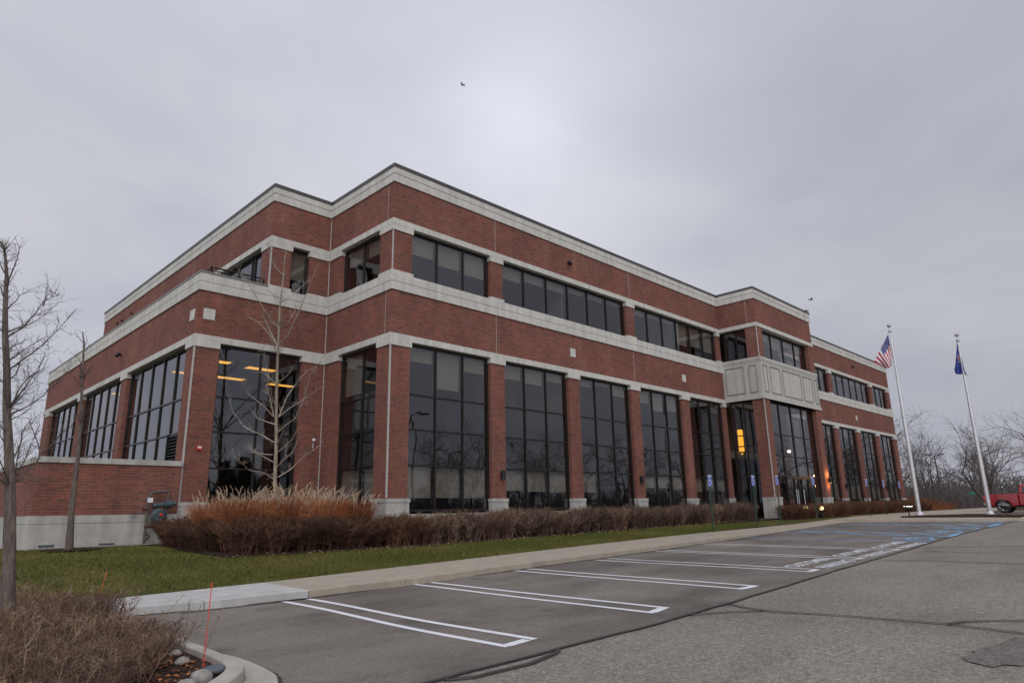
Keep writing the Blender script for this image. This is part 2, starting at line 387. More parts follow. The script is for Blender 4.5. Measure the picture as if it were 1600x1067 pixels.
# ------------------------------------------------------------------ the office building
R_ = 54.15; D_ = 26.9; EX0, EX1, EY = 23.115, 31.04, -2.29
BX, AX, BY = -4.8, -2.42, 4.35
bld = thing('office_building', 'large red brick office building with pale stone bands and dark tinted windows', 'building', (0, 0, -.8))
def part(mb, name, mat, parent=None, **k): return mb.build(name, mat, parent or bld, **k)
low_path = [(0, 0), (R_, 0), (R_, D_), (BX, D_), (BX, BY), (0, BY)]
up_path = [(0, 0), (EX0, 0), (EX0, EY), (EX1, EY), (EX1, 0), (R_, 0), (R_, D_), (AX, D_), (AX, BY), (0, BY)]
Z_SILL, Z_HEAD, Z_L1, Z_SB, Z_ST, Z_UH, Z_L2, Z_CB, Z_RF = .05, 5.75, 5.97, 7.52, 8.13, 9.95, 10.17, 11.59, 12.28
# brick spandrel, attic and returns
w = MB()
w.ring(low_path, 0, -.4, Z_L1, Z_SB)
w.ring(up_path, 0, -.4, Z_L2, Z_CB)
part(w, 'brick_wall', M['brick'])
# plain brick on the sides nobody lit: right end and back, all storeys
w = MB()
w.ring([(R_-.01, .85), (R_-.01, D_-.01), (BX+.01, D_-.01), (BX+.01, 26.3)], 0, -.38, -.9, Z_HEAD, closed=False)
w.ring([(R_-.01, .75), (R_-.01, D_-.01), (AX+.01, D_-.01), (AX+.01, 9.6)], 0, -.38, Z_ST, Z_UH, closed=False)
part(w, 'rear_wall', M['brick'])
b = MB()
b.ring(low_path, .045, -.42, Z_HEAD, Z_L1)
part(b, 'lower_lintel_band', M['stone'])
b = MB()
b.ring(low_path, .055, -.42, Z_SB, 7.815); b.ring(low_path, .03, -.42, 7.815, 7.835); b.ring(low_path, .055, -.42, 7.835, Z_ST)
part(b, 'sill_band', M['stone'])
b = MB(); b.ring(up_path, .045, -.42, Z_UH, Z_L2)
part(b, 'upper_lintel_band', M['stone'])
b = MB()
b.ring(up_path, .05, -.42, Z_CB, 11.885); b.ring(up_path, .03, -.42, 11.885, 11.905); b.ring(up_path, .06, -.42, 11.905, 12.15)
part(b, 'cornice', M['stone'])
b = MB(); b.ring(up_path, .085, -.45, 12.15, Z_RF)
part(b, 'roof_coping', M['coping'])
b = MB(); b.ring([(BX, D_+.02), (BX, BY), (AX-.05, BY)], .075, -.42, Z_ST, 8.2, closed=False)
part(b, 'terrace_coping', M['coping_light'])
b = MB()
b.add([(x, y, 11.9) for x, y in up_path], [tuple(range(len(up_path)))])
b.box(BX+.4, AX, BY+.4, D_-.4, 7.45, 7.55)
b.box(EX0+.3, EX1-.3, EY+.3, -.01, 9.99, 10.05)
part(b, 'roof', M['roofing'])
# movement joints (pale vertical sealant lines at corners)
def jbox(*a): part(MB().box(*a), 'expansion_joint', M['joint'])
def vjoint(x, y, z0, z1, w=.03): jbox(x-w/2, x+w/2, y-w/2, y+w/2, z0, z1)
vjoint(-.002, .0, .5, 5.55, .05); vjoint(-.002, 0, 8.13, 9.74, .04); vjoint(BX-.002, BY-.002, .45, 5.55, .05); vjoint(AX-.002, BY-.002, 8.2, 9.74, .05)
vjoint(-.012, BY-.012, .4, 5.55, .03); vjoint(-.012, BY-.012, 5.98, 7.5, .03); vjoint(-.012, BY-.012, 8.14, 9.74, .03); vjoint(-.012, BY-.012, 10.18, 11.58, .03)
vjoint(EX0-.002, EY-.002, .5, 5.78, .05); vjoint(EX0-.002, EY-.002, 8.16, 9.95, .045)
for x in (4.95, 14.2, 40.0, 49.2):
    for z0, z1 in ((5.98, 7.51), (10.18, 11.58)): jbox(x-.008, x+.008, -.004, .02, z0, z1)
jbox(-.004, .02, .35, .366, 5.98, 7.51); jbox(-.004, .02, .35, .366, 10.18, 11.58); jbox(EX0-.004, EX0+.02, EY+.5, EY+.516, 10.18, 11.58)
# pillars: brick shaft + stone capital + stone pedestal
def pillar(x0, x1, y0, y1, z0=None, cap=True, faces='', ztop=5.55, ped=.473):
    """faces: which sides are proud (l,r,f,b)"""
    p = MB().box(x0, x1, y0, y1, ped, ztop); po = part(p, 'pillar', M['brick'])
    l, r, f, bk = [(.045 if k in faces else -.002) for k in 'lrfb']
    if cap: part(MB().box(x0-l, x1+r, y0-f, y1+bk, ztop, Z_HEAD), 'capital', M['stone'], po)
    l, r, f, bk = [(.07 if k in faces else -.002) for k in 'lrfb']; a = .02
    q = MB().box(x0-l, x1+r, y0-f, y1+bk, ped-.12, ped)
    q.box(x0-l+a*(l > 0), x1+r-a*(r > 0), y0-f+a*(f > 0), y1+bk-a*(bk > 0), -1.05, ped-.12)
    part(q, 'pedestal', M['conc'], po)
    return po
pillar(0, .82, 0, .80, faces='lrf')
CX = [5.0+4.58*k for k in range(4)]
for c in CX: pillar(c-.36, c+.36, 0, .4, faces='lrf')
pillar(22.78, 23.11, 0, .4, faces='lf')
for c in CX: pillar(R_-c-.36, R_-c+.36, 0, .4, faces='lrf')
pillar(R_-.82, R_, 0, .8, faces='lrf')
pillar(EX1+.005, R_-22.78, 0, .4, faces='rf')
pillar(EX0, EX0+.74, EY, EY+.68, faces='lrf', cap=False, ztop=5.8)
pillar(EX1-.74, EX1, EY, EY+.68, faces='lrf', cap=False, ztop=5.8)
pillar(BX, -3.97, BY, 5.1, faces='lf')
pillar(-.92, -.002, BY, BY+.4, faces='lf'); pillar(0, .4, 3.35, BY-.002, faces='lf')
for y0, y1 in ((11.62, 12.4), (18.5, 19.28)): pillar(BX, BX+.4, y0, y1, faces='lfb')
pillar(BX, BX+.4, 25.4, 26.29, faces='lf')
# upper piers
def pier(x0, x1, y0, y1, faces='', cap=True):
    p = part(MB().box(x0, x1, y0, y1, Z_ST, 9.74 if cap else Z_UH), 'upper_pier', M['brick'])
    l, r, f, bk = [(.04 if k in faces else -.002) for k in 'lrfb']
    if cap: part(MB().box(x0-l, x1+r, y0-f, y1+bk, 9.74, Z_UH), 'capital', M['stone'], p)
    l, r, f, bk = [(.05 if k in faces else -.002) for k in 'lrfb']
    part(MB().box(x0-l, x1+r, y0-f, y1+bk, Z_ST+.001, Z_ST+.11), 'pier_plinth', M['stone'], p)
pier(0, .82, 0, .8, 'lrf'); pier(R_-.82, R_, 0, .8, 'lrf')
for c in (CX[0], CX[2]): pier(c-.33, c+.33, 0, .4, 'lrf'); pier(R_-c-.33, R_-c+.33, 0, .4, 'lrf')
pier(22.75, EX0-.005, 0, .4, 'lf'); pier(EX1+.005, R_-22.75, 0, .4, 'rf')
pier(EX0, EX0+.69, EY, EY+.68, '', False); pier(EX1-.69, EX1, EY, EY+.68, '', False)
pier(AX, -1.62, BY, 5.15, 'lrf'); pier(-.84, -.002, BY, BY+.4, 'lf'); pier(0, .4, 3.45, BY-.002, 'lf')
# stone base course under the lower windows
b = MB()
b.ring([(.83, .06), (EX0-.02, .06)], 0, -.32, -1.0, -.02, closed=False)
b.ring([(EX1+.02, .06), (R_-.83, .06)], 0, -.32, -1.0, -.02, closed=False)
b.ring([(-3.98, BY+.06), (-.93, BY+.06)], 0, -.3, -1.0, -.02, closed=False)
b.ring([(.06, 3.34), (.06, .82)], 0, -.3, -1.0, -.02, closed=False)
b.ring([(BX+.06, 25.3), (BX+.06, 5.12)], 0, -.3, -1.0, -.02, closed=False)
part(b, 'stone_base_course', M['conc'])
# entrance block: carved limestone panels between the storeys
def panel_frames(mb, u0, u1, z0, z1, f):
    """raised moulding + sunk field; f(u, proud) -> box on the facade"""
    t = .035
    for a0, a1, c0, c1 in ((u0, u1, z0, z0+t), (u0, u1, z1-t, z1), (u0, u0+t, z0+t, z1-t), (u1-t, u1, z0+t, z1-t)): f(a0, a1, c0, c1, .045)
p = MB()
ep = [(EX0, -.002), (EX0, EY), (EX1, EY), (EX1, -.002)]
p.ring(ep, .03, -.3, 5.8, 8.0, closed=False); p.ring(ep, .075, -.3, 5.8, 6.02, closed=False); p.ring(ep, .075, -.3, 8.0, 8.17, closed=False); p.ring(ep, .05, -.3, 7.9, 7.999, closed=False)
part(p, 'stone_panel_band', M['panel'])
p = MB()
ff = lambda a0, a1, c0, c1, d: p.box(a0, a1, EY-.03-d, EY-.02, c0, c1)
fs = lambda a0, a1, c0, c1, d: p.box(EX0-.03-d, EX0-.02, a0, a1, c0, c1)
for u0, u1 in ((23.3, 23.8), (24.15, 25.5), (25.8, 28.4), (28.7, 30.05), (30.4, 30.9)): panel_frames(p, u0, u1, 6.2, 7.75, ff)
for u0, u1 in ((-1.32, -.2), (-2.08, -1.62)): panel_frames(p, u0, u1, 6.2, 7.75, fs)
part(p, 'panel_moulding', simple('shadowed_moulding', (.30, .29, .265), .85))  # limestone coloured darker: the moulding's shade is painted into its tone
# square stone tiles set in the brick
def tile(x0, x1, y0, y1): part(MB().box(x0, x1, y0, y1, 6.52, 6.9), 'stone_tile', M['stone'])
for x in (9.58, 18.75, R_-9.58, R_-18.75): tile(x-.17, x+.17, -.025, .02)
tile(-4.62, -4.24, BY-.025, BY+.02); tile(BX-.025, BX+.02, 4.62, 5.02)
rs = random.Random(3)
# windows: dark frame with panes, shades and spandrel panels as sub-parts
def window(fixed, axis, n, us, zs, shades=(), spandrel=(), frame=.055, inner=.35, open_top=True):
    """axis 'x': plane y=fixed, us along x;  'y': plane x=fixed, us along y.  n = inward sign."""
    def bx(mb, u0, u1, d0, d1, z0, z1):
        a, c = fixed+n*d0, fixed+n*d1
        if axis == 'x': mb.box(u0, u1, a, c, z0, z1)
        else: mb.box(a, c, u0, u1, z0, z1)
    f = MB(); t = frame
    for i, u in enumerate(us):
        w0 = (0, t*1.3) if i == 0 else ((-t*1.3, 0) if i == len(us)-1 else (-t/2, t/2))
        bx(f, u+w0[0], u+w0[1], -.05, .07, zs[0], zs[-1])
    for i, z in enumerate(zs):
        w0 = (0, t*1.4) if i == 0 else ((-t*1.5, 0) if i == len(zs)-1 else (-t/2, t/2))
        for a, c in zip(us[:-1], us[1:]):
            la = t*1.3 if a == us[0] else t/2; lc = t*1.3 if c == us[-1] else t/2
            bx(f, a+la, c-lc, -.044, .064, z+w0[0], z+w0[1])
    fo = part(f, 'window', M['frame'])
    g = MB()
    for u0, u1 in zip(us[:-1], us[1:]):                          # every light is glazed a hair out of true, as real glass is
        for z0, z1 in zip(zs[:-1], zs[1:]):
            e = [fixed+rs.uniform(-.003, .003) for _ in range(4)]
            if axis == 'x': g.add([(u0, e[0], z0), (u1, e[1], z0), (u1, e[2], z1), (u0, e[3], z1)], [(0, 1, 2, 3)])
            else: g.add([(e[0], u0, z0), (e[1], u1, z0), (e[2], u1, z1), (e[3], u0, z1)], [(0, 3, 2, 1)])
    part(g, 'pane', M['glass'], fo, fix=False)
    if shades:
        for k, zt, zb in shades:
            s = MB(); bx(s, us[k]+.06, us[k+1]-.06, .14, .15, zb, zt); part(s, 'shade', M['blind'], fo)
    if spandrel:
        s = MB()
        for z0, z1 in spandrel: bx(s, us[0], us[-1], .10, .13, z0, z1)
        part(s, 'spandrel_panel', M['inner_dark'], fo)
    return fo
ROWS = [Z_SILL, 1.57, 2.77, 3.96, Z_HEAD-.002]
def lower_bay(u0, u1, drops, lowdrops, fixed=.2, axis='x', n=1, k=3):
    us = [u0+(u1-u0)*i/k for i in range(k+1)]
    sh = [(i, 5.68, 5.68-d) for i, d in enumerate(drops) if d] + [(i, 1.52, 1.52-d) for i, d in enumerate(lowdrops) if d]
    window(fixed, axis, n, us, ROWS, sh, [(1.57, 3.96)])
edges = [.82]+[v for c in CX for v in (c-.36, c+.36)]+[22.78]
dr = [((.5, 1.35, .55), (1.02, 1.02, 1.02)), ((.55, .6, .35), (.75, .78, .8)), ((.3, .15, .5), (.78, 0, 0)), ((.6, .9, .8), (.55, .55, .6)), ((.1, .2, .5), (.7, .62, .66))]
for i in range(5): lower_bay(edges[2*i], edges[2*i+1], *dr[i])
for i in range(5):
    d = tuple(rs.choice([0, 0, .3, .6]) for _ in range(3))
    us = [R_-edges[2*i+1], R_-edges[2*i]]
    lower_bay(us[0], us[1], d, (1.1, 1.1, 1.1) if i < 4 else (0, 0, 0))
UROW = [Z_ST+.02, Z_UH-.002]
def upper_win(u0, u1, k, drops, fixed=.2, axis='x', n=1):
    us = [u0+(u1-u0)*i/k for i in range(k+1)]
    window(fixed, axis, n, us, UROW, [(i, 9.9, 9.9-d) for i, d in enumerate(drops) if d])
upper_win(.82, 4.67, 3, (.72, .85, .9)); upper_win(5.33, 13.83, 6, (.55, .4, .4, .25, .25, .2)); upper_win(14.49, 22.75, 6, (.3, .2, .2, 1.2, 1.1, 1.2))
upper_win(R_-4.67, R_-.82, 3, (.3, .3, .4)); upper_win(R_-13.83, R_-5.33, 6, (.3, .3, .25, .4, .3, .3)); upper_win(R_-22.75, R_-14.49, 6, (.4, .4, .4, .4, .4, .4))
upper_win(EX0+.69, EX1-.69, 4, (.5, .8, .4, .5), EY+.3); window(EX0+.3, 'y', 1, [EY+.68, -.9, -.12], [8.18, Z_UH-.002])
upper_win(.8, 3.45, 2, (.6, .6), .2, 'y', 1)
window(BY+.2, 'x', 1, [-1.62, -.84], UROW, [(0, 9.9, 8.75)])
window(AX+.2, 'y', 1, [5.15, 6.1, 6.35, 7.6, 9.2], [8.16, Z_UH-.002])
us = [EX0+.74+(EX1-EX0-1.48)*i/4 for i in range(5)]
window(EY+.3, 'x', 1, us, [-.62, 1.65, 2.75, 3.95, 5.8])
window(EX0+.3, 'y', 1, [EY+.68, -.9, -.12], [-.62, 1.65, 3.3, 5.8])
window(.2, 'y', 1, [.80, 1.9, 3.35], ROWS, [(1, 5.68, 4.2), (0, 1.5, .35), (1, 1.5, .5)], [(1.57, 3.96)])
window(BY+.2, 'x', 1, [-3.97, -2.41, -.92], ROWS)
for y0, y1 in ((5.1, 11.62), (12.4, 18.5), (19.28, 25.4)):
    window(BX+.2, 'y', 1, [y0+(y1-y0)*i/5 for i in range(6)], [Z_SILL, 1.62, 2.78, 3.94, Z_HEAD-.002], [], [(1.62, 3.9)])
# louvre at the foot of the first left bay, in front of the pane
l = MB()
for k in range(10): l.add([(BX+.10, 5.2, 1.66+k*.112), (BX+.10, 6.36, 1.66+k*.112), (BX+.17, 6.36, 1.74+k*.112), (BX+.17, 5.2, 1.74+k*.112)], [(0, 1, 2, 3)])
l.box(BX+.085, BX+.15, 5.17, 5.21, 1.64, 2.78); l.box(BX+.085, BX+.15, 6.35, 6.40, 1.64, 2.78)
part(l, 'louvre', M['black'])
# entrance doors
d = MB()
for x in (25.5, 26.5, 27.5, 28.5): d.box(x-.05, x+.05, EY+.24, EY+.36, -.62, 1.6)
d.box(25.5, 28.5, EY+.245, EY+.355, 1.5, 1.6); d.box(25.5, 28.5, EY+.245, EY+.355, -.62, -.45)
dd = part(d, 'entrance_door', M['frame'])
h = MB()
for x in (26.38, 26.62, 27.42): h.tube([(x, EY+.18, .1), (x, EY+.18, .9)], .018, 6)
part(h, 'handle', M['white_metal'], dd)
# interior seen through the panes: slabs, ceilings, back walls
f = MB()
f.box(.4, R_-.4, .5, D_-.6, -.9, -.75); f.box(.4, R_-.4, .5, D_-.6, 2.75, 3.15); f.box(.4, R_-.4, .5, D_-.6, 5.98, 7.5)
f.box(BX+.45, .4, BY+.55, D_-.6, -.9, -.75); f.box(BX+.45, .4, BY+.55, D_-.6, 5.98, 7.4)
f.box(EX0+.4, EX1-.4, EY+.4, .5, -.9, -.72); f.box(EX0+.4, EX1-.4, EY+.4, .5, 6.0, 7.9)
part(f, 'floor_slab', M['inner'])
f = MB()
f.box(4.5, R_-4.5, 5.5, 5.7, -.75, 2.75); f.box(4.5, R_-4.5, 5.0, 5.2, 3.15, 5.98); f.box(4.5, R_-4.5, 4.6, 4.8, 7.5, 11.8)
f.box(4.5, 4.7, 5.7, 24, -.75, 11.8); f.box(R_-4.7, R_-4.5, 5.7, 24, -.75, 11.8); f.box(BX+.5, 4.4, 20, 20.2, -.75, 5.9)
for x in (9.58, 18.74, 27, R_-9.58, R_-18.74): f.box(x-.08, x+.08, .5, 4.6, 7.5, 9.98); f.box(x-.08, x+.08, .5, 5, 3.15, 5.97)
part(f, 'inner_wall', M['inner'])
f = MB().box(5.6, 7.9, 1.9, 2.0, 3.16, 5.5)
part(f, 'tan_partition', M['tan_wall'])
f = MB()
f.box(.4, R_-.4, .45, D_-.6, 9.99, 10.08); f.box(AX+.45, .39, BY+.5, D_-.6, 9.99, 10.08)
part(f, 'ceiling', M['inner'])
# terrace railing
r = MB(); g = MB()
zt = 8.56
def rail_run(p, q):
    p = Vector(p); q = Vector(q); L = (q-p).length; n = max(1, round(L/.95)); d = (q-p)/L
    for i in range(n+1):
        a = p+d*L*i/n; r.tube([(a.x, a.y, 7.55), (a.x, a.y, zt)], .03, 6)
    for i in range(n):
        a = p+d*(L*i/n+.07); b2 = p+d*(L*(i+1)/n-.07)
        r.tube([(a.x, a.y, zt-.02), (b2.x, b2.y, zt-.02)], .03, 6)
        zl = zt-.13; k = .05
        lo = [(a.x, a.y, 7.7), (a.x, a.y, zl-k), (a.x+d.x*k, a.y+d.y*k, zl), (b2.x-d.x*k, b2.y-d.y*k, zl), (b2.x, b2.y, zl-k), (b2.x, b2.y, 7.7)]
        r.tube(lo, .02, 6)
        for t in (.2, .4, .6, .8):
            c = a.lerp(b2, t); r.tube([(c.x, c.y, 7.7), (c.x, c.y, zl)], .014, 5)
rail_run((-4.35, 4.72), (-2.47, 4.72)); rail_run((-4.35, 4.72), (-4.35, 6.8))
part(r, 'terrace_railing', M['black'])
# small fittings fixed to the facade
def wall_lamp(x, y, z, lit=False, nx=0, ny=-1):
    m = MB(); px, py = x+nx*.12, y+ny*.12
    m.lathe([(.075, -.17), (.085, -.16), (.085, .16), (.075, .17)], (px, py, z), 14)
    m.box(min(x, px)-.03, max(x, px)+.03, min(y, py)-.03 if ny else y-.05, max(y, py)+.0 if ny else y+.05, z-.07, z+.07)
    o = part(m, 'wall_lamp', M['black'])
    part(MB().lathe([(.06, -.176), (.06, -.168)], (px, py, z), 12), 'lamp_lens', M['lampwarm'] if lit else M['sign_white'], o)
for x in (CX[0]+.1, CX[2]-.05, R_-CX[2]+.1, R_-CX[0]): wall_lamp(x, -.001, 1.33)
wall_lamp(EX0+.6, EY-.001, 1.44); wall_lamp(EX1-.2, EY-.001, 1.5, True)
for z, e in ((1.82, 17), (1.16, 8)):                    # the burning up-and-down lamp washing the right entrance pillar
    ld = bpy.data.lights.new('wall_lamp_glow', 'POINT'); ld.energy = e; ld.color = (1, .42, .12); ld.shadow_soft_size = .05
    lo = bpy.data.objects.new('wall_lamp_glow', ld); COL.objects.link(lo); lo.location = (EX1-.25, EY-.16, z)
def flood(x, y, z, nx, ny):
    m = MB(); m.tube([(x, y, z), (x+nx*.1, y+ny*.1, z)], .035, 8); m.tube([(x+nx*.07, y+ny*.07, z+.07), (x+nx*.2, y+ny*.2, z-.07)], [.06, .085], 10)
    part(m, 'floodlight', M['black'])
flood(9.48, -.001, 10.85, 0, -1); flood(45.1, -.001, 10.95, 0, -1); flood(BX-.001, 12.86, 6.74, -1, 0); flood(BX-.001, 18.67, 6.72, -1, 0)
a = MB().box(-4.43, -4.27, BY-.06, BY-.001, 2.12, 2.26); ao = part(a, 'fire_alarm', M['marker_red'])
part(MB().box(-4.41, -4.29, BY-.075, BY-.061, 2.18, 2.24), 'strobe_lens', M['sign_white'], ao)
part(MB().lathe([(.0, .0), (.06, .02), (.07, .06), (.06, .1), (0, .12)], (-.32, BY-.08, 2.62), 10).tube([(-.32, BY-.06, 2.63), (-.32, BY-.02, 2.4), (-.32, BY-.001, 2.4)], .015, 6), 'bell', M['sign_white'])
for y, z in ((23.9, 10.95), (23.0, 10.92), (21.3, 10.95)): part(MB().tube([(AX-.001, y, z), (AX-.12, y, z)], [.06, .08], 10), 'roof_overflow_pipe', M['rust'])
# lamps burning inside (things of their own, hung from the ceilings)
def troffer(x, y, z, wx, wy, label):
    t = thing('ceiling_lamp', label, 'ceiling lamp', (x, y, z))
    h = MB(); h.box(x-wx, x+wx, y-wy, y-wy+.03, z, z+.1); h.box(x-wx, x+wx, y+wy-.03, y+wy, z, z+.1); h.box(x-wx, x-wx+.03, y-wy+.031, y+wy-.031, z, z+.1); h.box(x+wx-.03, x+wx, y-wy+.031, y+wy-.031, z, z+.1)
    h.box(x-wx, x+wx, y-wy, y+wy, z+.101, z+.12)
    h.build('lamp_housing', M['sign_white'], t)
    MB().box(x-wx+.031, x+wx-.031, y-wy+.031, y+wy-.031, z+.02, z+.05).build('diffuser', M['warm'], t)
ZC = 5.62
troffer(-1.35, 6.9, ZC, .62, .28, 'lit yellow ceiling lamp nearest the glass behind the pale bare tree')
troffer(-1.5, 9.45, ZC, .62, .28, 'lit yellow ceiling lamp at far left in the dark ground window behind the bare tree')
troffer(.8, 9.6, ZC, .62, .28, 'lit yellow ceiling lamp lowest and rightmost in the window behind the bare tree')
troffer(-3.2, 6.6, ZC, .55, .28, 'yellow ceiling lamp cut off by the left edge of the window behind the bare tree')
troffer(2.9, 6.9, ZC-.05, .35, .25, 'small lit yellow ceiling lamp in the narrow window left of the front corner pillar')
troffer(-3.3, 9.5, ZC, .5, .25, 'lit ceiling lamp in the nearest window of the long left side')
troffer(-3.7, 16.2, ZC, .5, .25, 'lit ceiling lamp in the second window of the long left side')
lt = thing('hanging_lantern', 'tall amber glowing lantern hanging inside the entrance glass', 'lantern', (25.0, .24, 3.0))
MB().lathe([(.15, 3.15), (.15, 4.02)], (25, .24, 0), 16).lathe([(.15, 4.1), (.15, 4.42)], (25, .24, 0), 16).lathe([(.05, 2.98), (.05, 3.06)], (25, .24, 0), 10).build('glowing_shade', M['lantern'], lt)
MB().lathe([(.165, 4.03), (.165, 4.09)], (25, .24, 0), 16).lathe([(.165, 4.43), (.12, 4.5)], (25, .24, 0), 16).lathe([(.165, 3.08), (.165, 3.14)], (25, .24, 0), 16).tube([(25, .24, 4.5), (25, .24, 5.98)], .015, 6).build('metal_band', M['black'], lt)
pl = thing('pendant_lamp', 'small white pendant lamp burning behind the entrance block glass', 'pendant lamp', (30.3, -.3, 3.35))
MB().lathe([(0, -.1), (.1, -.06), (.12, 0), (.1, .06), (0, .1)], (30.3, -.3, 3.37), 12).build('bulb', M['lampwhite'], pl, smooth=True)
MB().tube([(30.3, -.3, 3.46), (30.3, -.3, 5.98)], .012, 6).build('cord', M['black'], pl)
# ------------------------------------------------------------------ yard wall, left of the building
yw = thing('yard_wall', 'low red brick yard wall on a pale concrete base left of the building', 'wall', (-7, 4.4, -.8))
yp = [(-8.65, 27), (-8.65, 4.24), (-4.86, 4.24)]
MB().ring(yp, 0, -.3, .126, 1.58, closed=False).build('brick_face', M['brick'], yw)
MB().ring(yp, .05, -.36, 1.58, 1.74, closed=False).build('stone_coping', M['conc'], yw)
b = MB(); b.ring(yp, .03, -.31, -.09, .126, closed=False); b.ring(yp, .012, -.31, -.11, -.09, closed=False); b.ring(yp, .03, -.31, -1.2, -.11, closed=False)
b.build('concrete_base', M['conc'], yw)
for x0, x1, z0, z1 in ((-8.36, -8.04, -.78, -.64), (-6.9, -6.55, -.78, -.66)):
    v = MB()
    for k in range(5): v.box(x0, x1, 4.19, 4.205, z0+k*(z1-z0)/5, z0+(k+.6)*(z1-z0)/5)
    v.box(x0-.02, x0, 4.185, 4.209, z0, z1); v.box(x1, x1+.02, 4.185, 4.209, z0, z1)
    v.build('vent_grille', M['meter_grey'], yw)
# gas meter set in front of it
gm = thing('gas_meter', 'grey gas meter with looped pipe and round regulator against the yard wall', 'gas meter', (-5.6, 3.8, -.8))
p = MB(); y = 3.92
p.tube([(-5.82, y, -.85), (-5.82, y, .55), (-5.80, y, .68), (-5.72, y, .76), (-5.45, y, .78), (-5.30, y, .78)], .04, 8)
p.tube([(-5.27, y, .82), (-5.27, y, .35)], .045, 8); p.tube([(-5.3, y, .3), (-5.28, y, -.1), (-5.34, y, -.25)], .04, 8)
p.tube([(-6.15, 4.15, .16), (-6.1, y, .16), (-5.85, y, .16)], .025, 6)
p.build('pipework', M['pipe'], gm)
m = MB(); m.tube([(-5.62, y-.02, .38), (-5.05, y-.02, .43)], [.075, .075], 10); m.tube([(-5.36, y-.02, .40), (-5.16, y-.02, .42)], [.12, .12], 12); m.tube([(-5.7, y-.02, .37), (-5.62, y-.02, .375)], [.09, .09], 10)
m.build('meter_body', M['meter_grey'], gm)
m = MB(); m.tube([(-5.52, y-.15, .08), (-5.52, y-.09, .08), (-5.52, y-.02, .08), (-5.52, y+.06, .08)], [.15, .21, .22, .12], 16); m.build('regulator', M['meter_grey'], gm)
MB().tube([(-5.47, y-.19, .10), (-5.47, y-.151, .10)], [.035, .05], 10).build('red_cap', M['marker_red'], gm)
MB().box(-5.86, -5.72, y-.09, y-.045, .46, .60).build('label_plate', M['sign_white'], gm)
m = MB(); m.tube([(-5.86, y-.02, -.24), (-5.66, y-.02, -.20)], [.05, .06], 8); m.tube([(-5.82, y, -.4), (-5.7, y-.05, -.52), (-5.8, y-.03, -.62)], .04, 8); m.tube([(-5.95, y, .28), (-5.82, y, .28)], [.06, .06], 8)
m.build('rusty_valve', M['rust'], gm)
# ------------------------------------------------------------------ ground, lot, walk, kerbs
def far_ground():
    xs = np.concatenate([np.linspace(-700, -60, 9), np.linspace(-45, 75, 41), np.linspace(95, 800, 12)])
    ys = np.concatenate([np.linspace(-700, -60, 9), np.linspace(-45, 45, 31), np.linspace(60, 800, 12)])
    V = [(x, y, (gz(x, y) if y < -5 else min(gz(x, y)+.1, lz(x, y)-.08))-.07) for y in ys for x in xs]
    n = len(xs); Q = np.array([(j*n+i, j*n+i+1, (j+1)*n+i+1, (j+1)*n+i) for j in range(len(ys)-1) for i in range(n-1)])
    return struct(np_mesh('ground', V, Q, M['field'], None, None, True))
far_ground()
curb = [(-20, -7.3), (-9.5, -7.45), (-8.2, -7.75), (-6.75, -7.85), (-4.8, -7.88), (-1.8, -7.6), (3.3, -7.28), (10.6, -6.7), (17, -5.95), (23, -5.35), (25, -5.3)]
seam = [(-20, -13.5), (-8.7, -13.4), (-5.5, -13.4), (-3.2, -13.3), (2.2, -12.92), (6.8, -12.65), (13.8, -12.2), (20.5, -11.95), (27.5, -11.75), (31, -11.9)]
def grid_sheet(name, x0, x1, y0, y1, nx, ny, mat, zf, dz):
    V = [(x, y, zf(x, y)+dz) for y in np.linspace(y0, y1, ny) for x in np.linspace(x0, x1, nx)]
    Q = np.array([(j*nx+i, j*nx+i+1, (j+1)*nx+i+1, (j+1)*nx+i) for j in range(ny-1) for i in range(nx-1)])
    return struct(np_mesh(name, V, Q, mat))
grid_sheet('parking_lot', -62, 48, -48, -4.6, 56, 40, M['asphalt_old'], gz, 0)
# newer strip of asphalt under the stalls (quads between kerb and seam)
def band_sheet(name, A, B, mat, zf, dz, nx=60, ny=6):
    def at(P, x):
        for (xa, ya), (xb, yb) in zip(P[:-1], P[1:]):
            if xa <= x <= xb: return ya+(yb-ya)*(x-xa)/(xb-xa)
        return P[-1][1] if x > P[-1][0] else P[0][1]
    x0 = max(A[0][0], B[0][0]); x1 = min(A[-1][0], B[-1][0]); xs = np.linspace(x0, x1, nx)
    V = []
    for j in range(ny):
        for x in xs:
            y = at(A, x)*(1-j/(ny-1))+at(B, x)*j/(ny-1); V.append((x, y, zf(x, y)+dz))
    Q = np.array([(j*nx+i, j*nx+i+1, (j+1)*nx+i+1, (j+1)*nx+i) for j in range(ny-1) for i in range(nx-1)])
    return struct(np_mesh(name, V, Q, mat))
band_sheet('stall_strip', seam, [(x, y+.3) for x, y in curb[:-1]]+[(31, -5)], M['asphalt_new'], gz, .006)
walk_back = [(-20, -6.35), (-10.7, -6.3), (-6.85, -6.2), (-4, -5.95), (3.3, -5.3), (12, -4.75), (20, -4.6), (30, -3.9), (40, -4.3), (60, -5)]
def at(P, x):
    for (xa, ya), (xb, yb) in zip(P[:-1], P[1:]):
        if xa <= x <= xb: return ya+(yb-ya)*(x-xa)/(xb-xa)
zw = lambda x, y: gz(x, y)+.125-.11*clamp((x-9)/7, 0, 1)*clamp((-4.2-y)/2, 0, 1)*(1 if x < 26 else 0)
